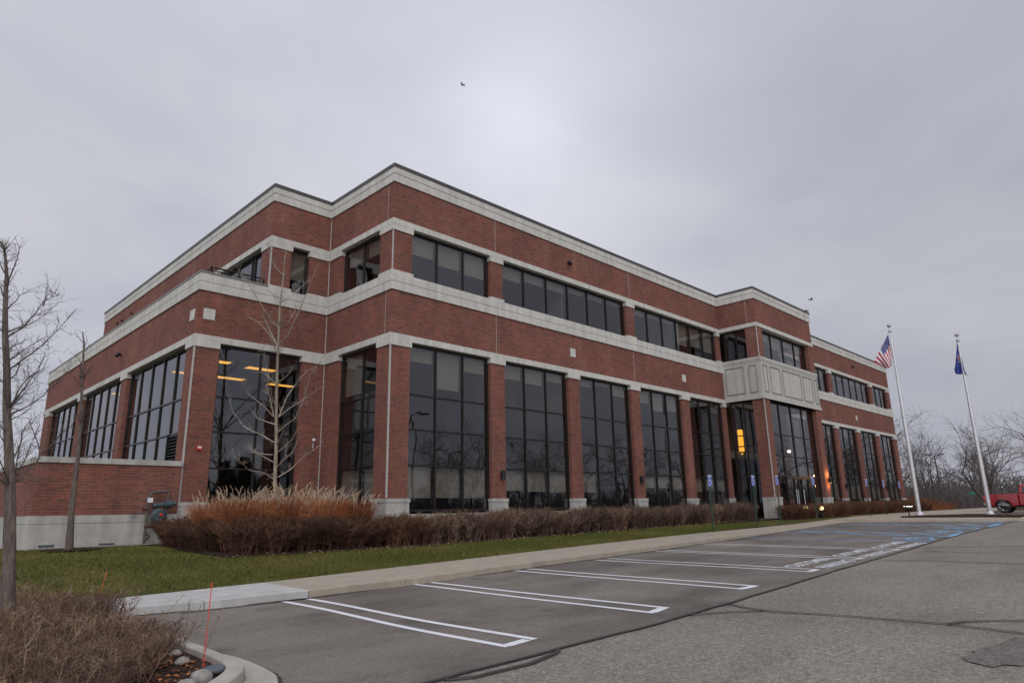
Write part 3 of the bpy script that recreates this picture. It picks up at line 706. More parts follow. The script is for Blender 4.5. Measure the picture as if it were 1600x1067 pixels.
def walk_slab(x0, x1, mat, name='sidewalk'):
    xs = [x0]+[p[0] for p in curb if x0 < p[0] < x1]+[x1]; xb = [x0]+[p[0] for p in walk_back if x0 < p[0] < x1]+[x1]
    poly = [(x, at(curb, x)) for x in xs]+[(x, at(walk_back, x)) for x in xb[::-1]]
    o = sheet(name, poly, mat, zw, 0, .22)
    b = o.modifiers.new('bevel', 'BEVEL'); b.width = .012; b.segments = 2; b.limit_method = 'ANGLE'; b.angle_limit = .8
js = [-20, -13, -9.9, -8.42, -6.82]
for a, b in zip(js[:-1], js[1:]): walk_slab(a+.006, b-.006, M['walk_new'])
js = [-6.82]+[-6.82+1.9*k for k in range(1, 17)]+[25]
for a, b in zip(js[:-1], js[1:]): walk_slab(a+.006, b-.006, M['walk_old'])
# end island with the flag poles, and the path going on to the right
isl = [(25, -5.3), (25.15, -6.0), (25.7, -7.2), (26.8, -9.2), (27.7, -10.7), (28.9, -12.0), (32, -13.0), (36, -12.6), (36.5, -9), (36, -6.3), (60, -6.6), (60, -5), (40, -4.3), (30, -3.9), (25, -4.25)]
sheet('flagpole_island', isl, M['walk_old'], gz, .125, .22)
sheet('island_mulch_bed', [(28.4, -6.7), (30.4, -7.2), (32.2, -8.2), (33.6, -8.9), (33.2, -11.5), (29.9, -11.7), (29.9, -9.9), (28.7, -7.6)], M['mulch'], gz, .2, .1)
# lawn
def lawn():
    xs = np.concatenate([np.linspace(-40, -12, 15), np.linspace(-11, 62, 150)]); V = []; ny = 26
    for j in range(ny):
        for x in xs:
            yb = at(walk_back, clamp(x, -20, 60))
            t = j/(ny-1); y = yb+(9-yb)*t**1.3 if x < -8.9 else yb+((.3 if x > 0 else 4.6)-yb)*t
            V.append((x, y, lz(x, y)-.004))
    n = len(xs); Q = np.array([(j*n+i, j*n+i+1, (j+1)*n+i+1, (j+1)*n+i) for j in range(ny-1) for i in range(n-1)])
    return struct(np_mesh('lawn', V, Q, M['lawn'], None, None, True))
lawn()
grid_sheet('side_lawn', -42, -8.95, 8.9, 60, 6, 6, M['lawn'], lambda x, y: -.77, -.02)
def wobble(P, a): return [(x+random.uniform(-a, a), y+random.uniform(-a, a)) for x, y in P]
def fine(P, step=.5):
    out = []
    for a, b in zip(P, P[1:]+P[:1]):
        a = Vector(a); b = Vector(b); n = max(1, int((b-a).length/step)); out += [tuple(a.lerp(b, i/n)) for i in range(n)]
    return out
def bed(name, P, mat='mulch', dz=.02):
    P = wobble(fine(P), .05); P = P[:-1]+[P[-1]]
    bm = bmesh.new(); vs = [bm.verts.new((x, y, 0)) for x, y in P]; f = bm.faces.new(vs)
    bmesh.ops.triangulate(bm, faces=[f]); bmesh.ops.subdivide_edges(bm, edges=bm.edges[:], cuts=2, use_grid_fill=True)
    for v in bm.verts: v.co.z = lz(v.co.x, v.co.y)+dz+random.uniform(0, .02)
    bmesh.ops.recalc_face_normals(bm, faces=bm.faces)
    for f in bm.faces:
        if f.normal.z < 0: f.normal_flip()
    me = bpy.data.meshes.new(name); bm.to_mesh(me); bm.free(); me.materials.append(M[mat]); return struct(link(name, me))
bed('planting_bed', [(-5.9, -2.35), (-.2, -2.45), (10, -2.1), (22.3, -2.75), (30, -3.1), (31.3, -2.1), (53, -2.2), (53, -.1), (31.3, -.1), (22.9, -.1), (0, -.1), (-.1, 4.3), (-5.3, 4.2), (-5.9, 1)])
bed('tree_mulch_ring', [(-7.9+.62*math.cos(t)*1.2, 2.7+.62*math.sin(t)) for t in np.linspace(0, 6, 12)], dz=.03)
grav = [(-8.5, 3.85), (-5.4, 3.75), (-5.3, 4.2), (-8.6, 4.2)]
bed('gravel_strip', grav, 'rock', .01)
# kerbed planting island, lower left
def smooth(P, n=5):
    out = []
    for i in range(len(P)-1):
        p0, p1, p2, p3 = [Vector(P[max(0, min(len(P)-1, k))]) for k in (i-1, i, i+1, i+2)]
        for k in range(n):
            t = k/n; out.append(tuple(.5*((2*p1)+(p2-p0)*t+(2*p0-5*p1+4*p2-p3)*t*t+(3*p1-p0-3*p2+p3)*t**3)))
    return out+[tuple(P[-1])]
ic = smooth([(-9.65, -7.6), (-9.65, -8.9), (-9.65, -10.2), (-9.65, -11.1), (-9.66, -11.6), (-9.69, -11.98), (-9.76, -12.18), (-9.87, -12.34), (-10.01, -12.5), (-10.25, -12.72), (-10.7, -12.92), (-11.5, -13.02), (-14, -13.06), (-20, -13.1)])
inn = smooth([(-9.79, -7.6), (-9.79, -8.9), (-9.79, -10.2), (-9.79, -11.1), (-9.80, -11.58), (-9.84, -11.93), (-9.92, -12.11), (-10.02, -12.25), (-10.14, -12.38), (-10.36, -12.57), (-10.76, -12.76), (-11.5, -12.85), (-14, -12.89), (-20, -12.93)])
m = MB(); n = len(ic); vs = []
for (x, y), (u, v) in zip(ic, inn): vs += [(x, y, gz(x, y)-.05), (x*.93+u*.07, y*.93+v*.07, gz(x, y)+.125), (u, v, gz(u, v)+.13), (u, v, gz(u, v)-.05)]
m.add(vs, [(i*4+k, i*4+k+1, (i+1)*4+k+1, (i+1)*4+k) for i in range(n-1) for k in range(3)]+[(0, 1, 2, 3)])
k = m.build('island_kerb', M['curb']); struct(k); bv = k.modifiers.new('bevel', 'BEVEL'); bv.width = .018; bv.segments = 3; bv.limit_method = 'ANGLE'; bv.angle_limit = .7
sheet('island_soil', inn+[(-20, -7.6)], M['mulch'], gz, .07)
# nose slab of the kerb reaching into the lot
gut = smooth([(-9.62, -10.3), (-9.52, -10.8), (-9.455, -11.2), (-9.44, -11.55), (-9.455, -11.87), (-9.49, -12.16), (-9.55, -12.36), (-9.68, -12.6), (-9.95, -12.87), (-10.5, -13.15), (-11.5, -13.25), (-14, -13.28), (-20, -13.3)])
sheet('kerb_gutter', gut+[p for p in ic[::-1] if p[1] < -10.3], M['curb'], gz, .03, .08)
ground_strips('kerb_edge_crack', [([(x+.012, y-.008) for x, y in [(-9.64, -8), (-9.63, -9.2)]+gut[:-15]], .05)], M['sealant'], gz, .012, .012)
# joints, cracks, patches
ground_strips('asphalt_seam', [(seam, .055), ([(-6.9, -7.9), (-1.8, -7.64), (3.3, -7.32), (10.6, -6.75), (17, -6.0)], .06), ([(-9.3, -7.5), (-6.9, -7.9)], .08)], M['sealant'], gz, .014, .018)
ground_strips('pavement_crack', [([(-3.27, -13.36), (-3.39, -13.65), (-3.47, -13.97), (-3.38, -14.32), (-3.21, -14.9), (-3.14, -15.47), (-3.03, -15.99), (-3.07, -16.37), (-3.14, -16.9), (-3.2, -18)], .05), ([(-3.03, -15.99), (-2.72, -16.11), (-2.48, -16.33), (-2.25, -16.6), (-1.6, -17.6)], .05), ([(-4.41, -13.37), (-4.2, -13.48), (-3.85, -13.66), (-3.47, -13.97)], .045),
 ([(-8.56, -13.45), (-8.33, -13.58), (-7.96, -13.61), (-7.62, -13.6), (-7.22, -13.53), (-7.06, -13.47), (-7.04, -13.42)], .055), ([(4.53, -12.95), (5.03, -13.66), (5.28, -15.49), (5.2, -18.5), (5.6, -24)], .05), ([(7.75, -12.96), (7.83, -13.8), (7.78, -14.3)], .05), ([(9, -12.7), (12, -16), (14, -24)], .05)], M['sealant'], gz, .018, .02)
sheet('asphalt_patch', fine([(-4.95, -16.62), (-4.80, -16.50), (-4.5, -16.56), (-4.42, -16.50), (-4.0, -16.62), (-3.4, -16.7), (-3.5, -17.2), (-4.1, -17.1), (-4.25, -17.0), (-4.8, -16.98), (-4.86, -16.84), (-5.02, -16.80)], .2), M['patch'], gz, .010)
ground_strips('walk_edge_crack', [([(-8.8, -7.82), (-6.8, -7.98)], .05)], M['mulch'], gz, .02, .02)
# stall lines: open-ended hairpins
near = [(-7.3, -7.75), (-6.92, -7.8), (-4.71, -7.85), (-4.34, -7.87), (-1.94, -7.71), (-1.51, -7.66), (.97, -7.6), (1.5, -7.55), (4.05, -7.3), (4.46, -7.35), (7.0, -7.1), (7.4, -7.1)]
far_ = [(-7.28, -12.92), (-6.83, -12.88), (-4.55, -12.93), (-4.09, -12.86), (-1.69, -12.77), (-1.2, -12.79), (1.44, -12.64), (1.93, -12.62), (4.56, -12.46), (5.02, -12.5), (7.62, -12.38), (8.1, -12.4)]
for i in range(6):
    a, b = near[2*i], near[2*i+1]; c, d = far_[2*i], far_[2*i+1]
    ww = .018 if i == 0 else .008
    def wav(p, q, ph): return [tuple(Vector(p).lerp(Vector(q), t)+Vector((ww*2*math.sin(7*t+ph), 0))) for t in np.linspace(0, 1, 13)]
    ground_strips('stall_line', [(wav(a, c, i), .1), (wav(b, d, i+.4), .1), ([(c[0]+.051, c[1]+.05), (d[0]-.051, d[1]+.05)], .13)], M['paint'] if i < 3 else M['paint_worn'], gz, .011)
ground_strips('blue_stall_line', [([(10.78, -6.84), (11.42, -12.25)], .1)], M['paint_blue'], gz, .011)
def aisle(lines, diags, cap):
    ground_strips('accessible_aisle_marking', [(l, .1) for l in lines]+[(l, .11) for l in diags]+[(cap, .2)], M['paint_blue'], gz, .011)
aisle([[(14.29, -6.5), (14.42, -12.0)], [(15.55, -6.5), (16.05, -11.95)]], [[(15.5, -6.6), (14.36, -8.04)], [(15.6, -7.95), (14.38, -9.4)], [(15.75, -9.3), (14.42, -10.8)], [(15.9, -10.6), (14.46, -11.9)]], [(14.42, -12.06), (16.1, -12.04)])
aisle([[(18.33, -6.0), (18.9, -11.9)]], [], [(18.86, -11.92), (18.94, -11.92)])
aisle([[(21.68, -6.0), (22.0, -11.75)], [(22.95, -6.0), (24.8, -11.6)]], [[(22.9, -6.5), (21.75, -8.0)], [(23.3, -7.8), (21.8, -9.5)], [(23.8, -9.2), (21.9, -10.7)], [(24.3, -10.4), (22.1, -11.6)]], [(22.0, -11.82), (25.0, -11.7)])
# wheelchair symbol drawn from ribbons (2-D)
def symbol2d():
    vs = []; fs = []
    def add(v, f):
        o = len(vs); vs.extend([(p[0], p[1]) for p in v]); fs.extend([tuple(i+o for i in q) for q in f])
    add([(-.08+.10*math.cos(t), .82+.10*math.sin(t)) for t in np.linspace(0, 2*math.pi, 13)[:-1]], [tuple(range(12))])
    for path, w in (([(-.07, .70), (-.02, .36)], .14), ([(-.05, .39), (.26, .37), (.40, .08)], .12), ([(.37, .09), (.52, .13)], .10), ([(-.05, .56), (.24, .54)], .09),
                    ([(-.10+.32*math.cos(t), .20+.32*math.sin(t)) for t in np.linspace(2.0, 5.95, 14)], .085)):
        add(*strip_pts(path, w))
    return vs, fs
S2V, S2F = symbol2d()
for x, y in ((12.75, -11.9), (17.4, -11.7), (20.5, -11.6), (26.6, -11.4)):
    mb = MB(); mb.add([(x+u*1.7, y+v*1.15, gz(x+u*1.7, y+v*1.15)+.012) for u, v in S2V], [f for f in S2F]); struct(mb.build('wheelchair_marking', M['paint_blue']))
# stencilled words in the customer stalls
def text_mesh(txt, size):
    cu = bpy.data.curves.new('t', 'FONT'); cu.body = txt; cu.size = size; cu.align_x = 'CENTER'; cu.offset = .012; cu.space_character = 1.05
    ob = bpy.data.objects.new('t', cu); COL.objects.link(ob); bpy.context.view_layer.update()
    me = bpy.data.meshes.new_from_object(ob.evaluated_get(bpy.context.evaluated_depsgraph_get())); bpy.data.objects.remove(ob); return me
for x0, x1, yb in ((1.95, 4.45, -12.08), (5.0, 7.5, -11.95), (8.1, 11.2, -11.85)):
    for txt, dy, wf in (('CUSTOMER', 0, 1), ('PARKING', -.58, .82)):
        me = text_mesh(txt, .42); xs = [v.co.x for v in me.vertices]; sx = (x1-x0)*.93*wf/(max(xs)-min(xs)); cx = (x0+x1)/2+.05*(dy < 0)
        for v in me.vertices:
            X = cx+v.co.x*sx; Y = yb+dy+v.co.y+(X-x0)*.045; v.co = (X, Y, gz(X, Y)+.012)
        me.materials.clear(); me.materials.append(M['paint_worn']); struct(link('stall_lettering', me))
# ------------------------------------------------------------------ signs, lamps, marker rods
def parking_sign(x, y, ztop, label, green, plate=True):
    z0 = lz(x, y) if y > -5 or x < 25 else gz(x, y)+.12
    z0 = lz(x, y); t = thing('parking_sign', label, 'sign', (x, y, z0))
    MB().box(x-.03, x+.03, y-.015, y+.015, z0-.2, ztop-.02).build('post', M['sign_green'] if green else M['post_dark'], t)
    s = 1.0
    p = MB(); zc = ztop-.24
    p.box(x-.155, x+.155, y-.028, y-.018, zc-.23, zc+.23)
    po = p.build('sign_plate', M['sign_blue'], t, bevel=.004)
    mk = MB(); mk.add([(x-.01+u*.30, y-.030, zc-.13+v*.30) for u, v in S2V], S2F)
    for a0, a1, c0, c1 in ((-.145, .145, .212, .22), (-.145, .145, -.22, -.212), (-.145, -.137, -.211, .211), (.137, .145, -.211, .211)): mk.box(x+a0, x+a1, y-.031, y-.029, zc+c0, zc+c1)
    mk.build('wheelchair_symbol', M['sign_white'], po)
    words = text_mesh('RESERVED', .052); 
    for v in words.vertices: v.co = (x+v.co.x, y-.031, zc+.155+v.co.y)
    words.materials.clear(); words.materials.append(M['sign_white']); link('lettering', words, po)
sg = [(12.15, -4.63, 1.28, True, 'blue wheelchair parking sign on a green post, nearest of the row'), (16.15, -4.5, 1.36, True, 'blue wheelchair parking sign in front of the dark entrance side glass'),
      (18.83, -4.38, 1.43, True, 'blue wheelchair parking sign before the big brick entrance corner pillar'), (23.62, -4.16, 1.49, True, 'blue wheelchair parking sign before the wide entrance doors glass'),
      (30.76, -4.45, 1.5, False, 'blue parking sign on thin dark post before the far wing, left of two'), (33.3, -4.6, 1.47, False, 'blue parking sign on thin dark post before the last far wing windows'),
      (35.83, -4.75, 1.42, False, 'dark edge-on parking sign just behind the flagpole with the striped flag')]
for x, y, zt, gr, lab in sg: parking_sign(x, y, zt, lab, gr)
def bollard(x, y, h, label, r=.07):
    z0 = lz(x, y); t = thing('path_light', label, 'path light', (x, y, z0))
    MB().lathe([(r*.9, -.1), (r*.9, h-.18)], (x, y, z0), 12).build('post', M['black'], t)
    MB().lathe([(r*1.0, h-.18), (r*1.75, h-.12), (r*1.75, h-.05), (r, h)], (x, y, z0), 14).build('glowing_lens', M['lampwarm'], t)
    MB().lathe([(r*1.9, h), (r*1.6, h+.03), (.01, h+.05)], (x, y, z0), 14).build('cap', M['black'], t)
bollard(25.9, -3.55, .62, 'black path light with glowing warm top beside the pavement')
bollard(24.7, -3.2, .66, 'warm path light half sunk in shrubs below the entrance glass')
def spotlight(x, y, z0, rz, lit, label):
    t = thing('ground_spotlight', label, 'spotlight', (x, y, z0), rz, world=False)
    MB().box(-.02, .02, -.02, .02, -.1, .32).build('stake', M['black'], t)
    m = MB(); m.tube([(-.22, 0, .46), (-.12, 0, .43), (.12, 0, .36), (.2, 0, .34)], [.06, .12, .12, .08], 10); m.build('lamp_head', M['black'], t)
    MB().box(-.2, .2, -.11, .11, .492, .51).build('lamp_lens', M['lampwhite'] if lit else M['sign_white'], t)
spotlight(28.9, -7.0, gz(28.9, -7)+.2, -.35, True, 'black ground spotlight with bright white lens at the striped flag pole')
spotlight(32.6, -10.7, gz(32.6, -10.7)+.2, -1.0, False, 'unlit black ground spotlight in front of the red pickup')
def rod(p, q, mat, label):
    t = thing('marker_rod', label, 'marker rod', (p[0], p[1], p[2]))
    MB().tube([p, q], .0045, 6).build('rod', mat, t)
    MB().tube([Vector(q)-(Vector(q)-Vector(p)).normalized()*.05, Vector(q)+Vector((0, 0, .004))], .0068, 6).build('reflective_tip', mat, t)
rod((-9.98, -11.8, -1.32), (-9.83, -11.45, -.62), M['marker_red'], 'thin red snow marker rod at the kerbed corner of the shrub island')
rod((-9.33, -5.75, -1.2), (-9.24, -5.71, -.82), M['marker_orange'], 'short orange marker rod at the grass edge behind the white pavement')
for i, (x, y, r, mt, lab) in enumerate([(-10.27, -12.2, .07, 'rock', 'pale rounded stone at the tip of the shrub island'), (-10.13, -12.14, .09, 'rock', 'flat tan stone beside the marker rod in the shrub island'), (-9.97, -11.97, .085, 'rock_blue', 'blue grey stone in the inner corner of the island kerb'),
        (-9.92, -10.9, .055, 'rock', 'small pale stone on leaf litter, farther from the island corner'), (-10.0, -11.35, .06, 'rock', 'pale flat stone at the edge of the dry shrubs'), (-9.88, -10.4, .045, 'rock', 'smallest tan stone by the kerb and dry shrubs')]):
    bm = bmesh.new(); bmesh.ops.create_icosphere(bm, subdivisions=3, radius=r); rr = random.Random(i)
    ph = [rr.uniform(0, 6) for _ in range(6)]
    for v in bm.verts:
        c = v.co; k = 1+.14*math.sin(c.x/r*2.3+ph[0])+.12*math.sin(c.y/r*2.9+ph[1])+.08*math.sin(c.z/r*4+ph[2]); v.co = Vector((c.x*k*1.15, c.y*k, c.z*k*.62))+Vector((x, y, gz(x, y)+.07+r*.35))
    me = bpy.data.meshes.new('stone'); bm.to_mesh(me); bm.free(); me.materials.append(M[mt]); me.polygons.foreach_set('use_smooth', [True]*len(me.polygons)); tag(link('stone', me), lab, 'stone')
# ------------------------------------------------------------------ flag poles and flags
def flagpole(x, y, ztop, label):
    z0 = gz(x, y)+.2; t = thing('flagpole', label, 'flagpole', (x, y, z0))
    H = ztop-z0
    MB().lathe([(.108, -.1), (.108, H*.25), (.098, H*.5), (.068, H*.8), (.043, H-.42)], (x, y, z0), 20).build('pole', M['white_metal'], t, smooth=False)
    MB().lathe([(.24, -.05), (.24, .03), (.17, .1), (.128, .16)], (x, y, z0), 20).build('flash_collar', M['white_metal'], t)
    m = MB(); m.lathe([(.06, H-.42), (.1, H-.38), (.1, H-.32), (.04, H-.28), (.02, H-.2), (.02, H-.12)], (x, y, z0), 14); m.build('pulley_truck', M['alloy'], t)
    MB().lathe([(.01, -.12)]+[(.115*math.sin(a), -.115*math.cos(a)) for a in np.linspace(.25, 2.9, 9)]+[(.01, .115)], (x, y, z0+H), 16).build('ball_finial', M['alloy'], t, smooth=True)
    MB().tube([(x-.14, y+.02, z0+.9), (x-.09, y+.01, z0+H-.4)], .006, 5).build('halyard', M['sign_white'], t)
    MB().tube([(x-.12, y, z0+1.2), (x-.18, y, z0+1.2)], .02, 6).build('cleat', M['alloy'], t)
flagpole(31.0, -6.95, 10.4, 'tall silver flagpole with ball top flying the red striped flag')
flagpole(32.85, -9.93, 9.55, 'tall silver flagpole with ball top flying the blue flag')
RV = Vector((.253, -.968, 0)); DV = Vector((.968, .253, 0))
def flag_us(x, y, ztop):
    ns, nt_ = 40, 39; vs = []; fs = []; mi = []
    top = Vector((x, y, ztop))-RV*.11
    for j in range(nt_+1):
        t = j/nt_; A = top+RV*(-.98*t)+Vector((0, 0, -1.62*t)); B = top+RV*(.02-.52*t**1.5)+Vector((0, 0, -1.5-.62*math.sin(t*2.2)*.9))
        for i in range(ns+1):
            s = i/ns; p = A.lerp(B, s)
            p += DV*(.11*math.sin(5.2*t+2.2*s+.6)*(.25+s)+.07*math.sin(11*t-3*s)*s)+RV*(.05*math.sin(8*t+4*s)*s*(1-t*.3))
            if t < .12: p = p.lerp(A.lerp(B, s), 1-t/.12)
            vs.append(p)
    for j in range(nt_):
        for i in range(ns):
            fs.append((j*(ns+1)+i, j*(ns+1)+i+1, (j+1)*(ns+1)+i+1, (j+1)*(ns+1)+i))
            st = (j*13)//nt_; canton = st < 7 and i < ns*.36
            star = canton and (j % 3 == 1) and (i % 3 == 1 if (j//3) % 2 == 0 else i % 3 == 2)
            mi.append(1 if star else 2 if canton else (0 if st % 2 == 0 else 1))
    m = MB(); m.v = [tuple(v) for v in vs]; m.f = fs; m.mi = mi
    o = m.build('flag', [M['fl_red'], M['fl_white'], M['fl_blue']], None, smooth=True)
    sl = o.modifiers.new('thick', 'SOLIDIFY'); sl.thickness = .006; sl.offset = 0
    tag(o, 'red and white striped flag with starred blue corner drooping from its pole', 'flag')
flag_us(31.0, -6.95, 9.9)
def flag_state(x, y, ztop):
    ns, nt_ = 30, 46; vs = []; fs = []; mi = []
    top = Vector((x, y, ztop))-RV*.02
    for j in range(nt_+1):
        t = j/nt_; zz = -1.9*t
        L = RV*(-.05-.36*min(1, t*1.15)**1.2+.10*max(0, t-.8)); Rr = RV*(.02+.05*t+.12*max(0, t-.85)*4)
        for i in range(ns+1):
            s = i/ns; p = top+L.lerp(Rr, s)+Vector((0, 0, zz-(.10+.12*math.sin(s*7))*max(0, t-.85)*3+(1-s)*.16*max(0, t-.7)/.3))
            p += DV*(.10*math.sin(9*s+3*t)*t+.05*math.sin(17*s)*t); vs.append(p)
    for j in range(nt_):
        for i in range(ns):
            fs.append((j*(ns+1)+i, j*(ns+1)+i+1, (j+1)*(ns+1)+i+1, (j+1)*(ns+1)+i)); u = i/ns; t = j/nt_
            g = ((u-.55)/.32)**2+((t-.45)/.11)**2 < 1
            mi.append((2 if (i*7+j*3) % 5 < 2 else 1 if (i+j) % 4 == 0 else 0) if g else 1 if (.575 < t < .60 and .3 < u < .9) else 0)
    m = MB(); m.v = [tuple(v) for v in vs]; m.f = fs; m.mi = mi
    o = m.build('flag', [M['fl_state'], simple('emblem_cream', (.5, .45, .36), .85), M['fl_gold']], None, smooth=True)
    sl = o.modifiers.new('thick', 'SOLIDIFY'); sl.thickness = .006; sl.offset = 0
    tag(o, 'limp dark blue flag with gold and cream emblem and tattered lower edge', 'flag')
flag_state(32.85, -9.93, 9.08)
# ------------------------------------------------------------------ birds
def bird(x, y, z, s, rz, flap, label, perched=False):
    t = thing('bird', label, 'bird', (x, y, z), rz, world=False)
    b = MB(); b.lathe([(.01, -.16), (.035, -.12), (.055, -.04), (.05, .05), (.03, .1), (.032, .13), (.02, .165), (.004, .19)], (0, 0, 0), 10)
    b.v = [(v[2]*s, v[0]*s, v[1]*s*.9) for v in b.v]
    b.add([(-.15*s, .03*s, 0), (-.30*s, .05*s, 0), (-.30*s, -.05*s, 0), (-.15*s, -.03*s, 0)], [(0, 1, 2, 3)]); b.build('body', M['feather'], t)
    for sg_ in (-1, 1):
        w = MB()
        if perched: w.add([(.05*s, sg_*.05*s, .02*s), (-.1*s, sg_*.065*s, 0), (-.24*s, sg_*.03*s, -.01*s), (-.05*s, sg_*.06*s, -.03*s)], [(0, 1, 2, 3)])
        else:
            h = flap; w.add([(.07*s, sg_*.03*s, .01*s), (-.08*s, sg_*.03*s, .01*s), (-.07*s, sg_*.2*s, h*.14*s), (.09*s, sg_*.2*s, h*.16*s), (-.10*s, sg_*.42*s, h*.06*s)], [(0, 1, 2, 3), (3, 2, 4)])
        wo = w.build('wing', M['feather'], t); so = wo.modifiers.new('thick', 'SOLIDIFY'); so.thickness = .008*s
bird(26.5, 27.1, 42.3, 1.05, 1.9, .7, 'small dark bird flying high in the grey sky')
bird(39.1, .3, 15.5, .85, 2.6, 1.0, 'dark bird flying just above the entrance roof corner')
bird(30.95, -2.25, 12.40, 1.1, -.8, 0, 'dark bird perched on the corner of the entrance roof', True)
# ------------------------------------------------------------------ red pickup at the right edge
def pickup(x, y, z, rz):
    t = thing('pickup_truck', 'red pickup truck parked beyond the flagpoles', 'pickup truck', (x, y, z), rz, world=False)
    # local: +x forward, rear axle at x=0; width 1.86
    W = .93
    def prism(name, prof, hw, mat, parent, bev=.04, taper=None):
        bm = bmesh.new(); a = []; b = []
        for px, pz in prof:
            w_ = hw if taper is None else hw-taper*max(0, pz-1.15)
            a.append(bm.verts.new((px, -w_, pz))); b.append(bm.verts.new((px, w_, pz)))
        n = len(prof); bm.faces.new(a); bm.faces.new(b[::-1])
        for i in range(n): bm.faces.new((a[i], b[i], b[(i+1) % n], a[(i+1) % n]))
        bmesh.ops.recalc_face_normals(bm, faces=bm.faces); bmesh.ops.triangulate(bm, faces=[f for f in bm.faces if len(f.verts) > 4])
        me = bpy.data.meshes.new(name); bm.to_mesh(me); bm.free(); me.materials.append(mat); o = link(name, me, parent); 
        md = o.modifiers.new('bevel', 'BEVEL'); md.width = bev; md.segments = 3; md.limit_method = 'ANGLE'; md.angle_limit = .6
        return o
    def arch(cx, r, n=10): return [(cx-r*math.cos(a), .40+r*math.sin(a)) for a in np.linspace(0, math.pi, n)]
    bed_ = [(-.95, .62), (-.97, 1.16), (.86, 1.18), (.86, .46)]+arch(0, .47)[::-1]+[(-.6, .5)]
    prism('cargo_bed', bed_, W, M['red_paint'], t, .025)
    cab = [(.90, .46), (.90, 1.20), (4.15, 1.12), (4.45, 1.0), (4.5, .55)]+[(3.55+.47*math.cos(a), .40+.47*math.sin(a)) for a in np.linspace(.1, math.pi-.1, 10)]+[(3.0, .42)]
    prism('body', cab, W, M['red_paint'], t, .04)
    ch = prism('cab_roof', [(.92, 1.19), (1.0, 1.72), (1.15, 1.80), (2.2, 1.80), (2.45, 1.74), (3.2, 1.17)], W-.03, M['red_paint'], t, .05, .22)
    for sg_ in (-1, 1):
        y0 = sg_*(W-.125)
        for xs in (((1.12, 1.24), (1.17, 1.66), (1.86, 1.68), (1.86, 1.23)), ((1.98, 1.23), (1.98, 1.68), (2.34, 1.64), (2.86, 1.22))):
            m = MB(); m.add([(px, sg_*(W-.02-.22*(pz-1.15)), pz) for px, pz in xs]+[(px, sg_*(W-.06-.22*(pz-1.15)), pz) for px, pz in xs], [(0, 1, 2, 3), (7, 6, 5, 4), (0, 4, 5, 1), (1, 5, 6, 2), (2, 6, 7, 3), (3, 7, 4, 0)]); m.build('side_window', M['carglass'], t)
        MB().box(1.9, 1.915, sg_*(W+.001), sg_*(W-.02), .52, 1.2).build('door_seam', M['black'], t)
        MB().tube([(1.62, sg_*(W+.02), 1.02), (1.8, sg_*(W+.02), 1.02)], .018, 6).build('door_handle', M['red_paint'], t)
        MB().box(2.62, 2.78, sg_*(W+.02), sg_*(W+.2), 1.18, 1.36).build('side_mirror', M['black'], t, bevel=.03)
        MB().box(-.985, -.90, sg_*(W-.16), sg_*(W+.004), .82, 1.12).build('tail_lamp', M['marker_red'], t, bevel=.01)
        MB().box(4.40, 4.48, sg_*(W-.3), sg_*(W-.04), .78, .95).build('headlight', M['sign_white'], t, bevel=.02)
        for cx in (0, 3.55):
            wy = sg_*(W-.16); rim = None
            wh = MB(); wh.tube([(cx, wy-.13, .39), (cx, wy-.10, .39), (cx, wy+.10, .39), (cx, wy+.13, .39)], [.34, .39, .39, .34], 28); wo = wh.build('wheel', M['rubber'], t, smooth=False)
            r = MB(); yo = wy+sg_*.135
            r.tube([(cx, yo-sg_*.05, .39), (cx, yo-sg_*.004, .39)], [.27, .27], 24)
            ro = r.build('rim_recess', M['black'], wo)
            r = MB()
            for k in range(6):
                a = k*math.pi/3+.3; ca, sa = math.cos(a), math.sin(a)
                r.tube([(cx+.05*ca, yo+sg_*.012, .39+.05*sa), (cx+.25*ca, yo+sg_*.006, .39+.25*sa)], [.045, .06], 6)
            r.tube([(cx+.265*math.cos(a), yo+sg_*.004, .39+.265*math.sin(a)) for a in np.linspace(0, 2*math.pi, 25)], .018, 6, cap=False)
            r.build('rim', M['alloy'], wo)
    MB().box(-1.06, -.955, -W+.05, W-.05, .50, .66).build('rear_bumper', M['alloy'], t, bevel=.02)
    MB().box(4.46, 4.6, -W+.03, W-.03, .48, .72).build('front_bumper', M['alloy'], t, bevel=.03)
    MB().box(-.9, 4.3, -.6, .6, .36, .55).build('underbody', M['black'], t)
    MB().box(-.96, .83, -W+.005, -W+.07, 1.165, 1.195).box(-.96, .83, W-.07, W-.005, 1.165, 1.195).build('bed_rail_cap', M['red_paint'], t)
pickup(42.4, -9.1, gz(42.4, -9.1)+.01, math.radians(-90))
# street lamps: one far away on the right, one across the lot (seen mirrored in the window glass)
def street_lamp(x, y, H, rz, label, arms=2):
    z0 = gz(x, y)-.07; t = thing('street_lamp', label, 'street lamp', (x, y, z0), rz, world=False)
    MB().lathe([(.28, -.2), (.28, .6)], (0, 0, 0), 14).build('footing', M['conc'], t)
    MB().lathe([(.09, .6), (.065, H)], (0, 0, 0), 12).build('pole', M['black'], t)
    for s_ in ((-1, 1) if arms == 2 else (1,)):
        m = MB(); m.tube([(0, 0, H-.1), (s_*.5, 0, H+.06)], .035, 8); a = m.build('arm', M['black'], t)
        m = MB(); m.tube([(s_*.45, 0, H+.05), (s_*.6, 0, H+.1), (s_*1.15, 0, H+.18), (s_*1.3, 0, H+.17)], [.06, .14, .15, .06], 10); m.v = [(vx, vy*1.3, H+.1+(vz-H-.1)*.6) for vx, vy, vz in m.v]; m.build('lamp_head', M['black'], a)
street_lamp(94.5, 6.75, 7.0, 2.3, 'distant two-armed street lamp between the bare trees')
street_lamp(19.0, -24.0, 8.9, .6, 'dark street lamp across the lot, mirrored in the first big window', 1)
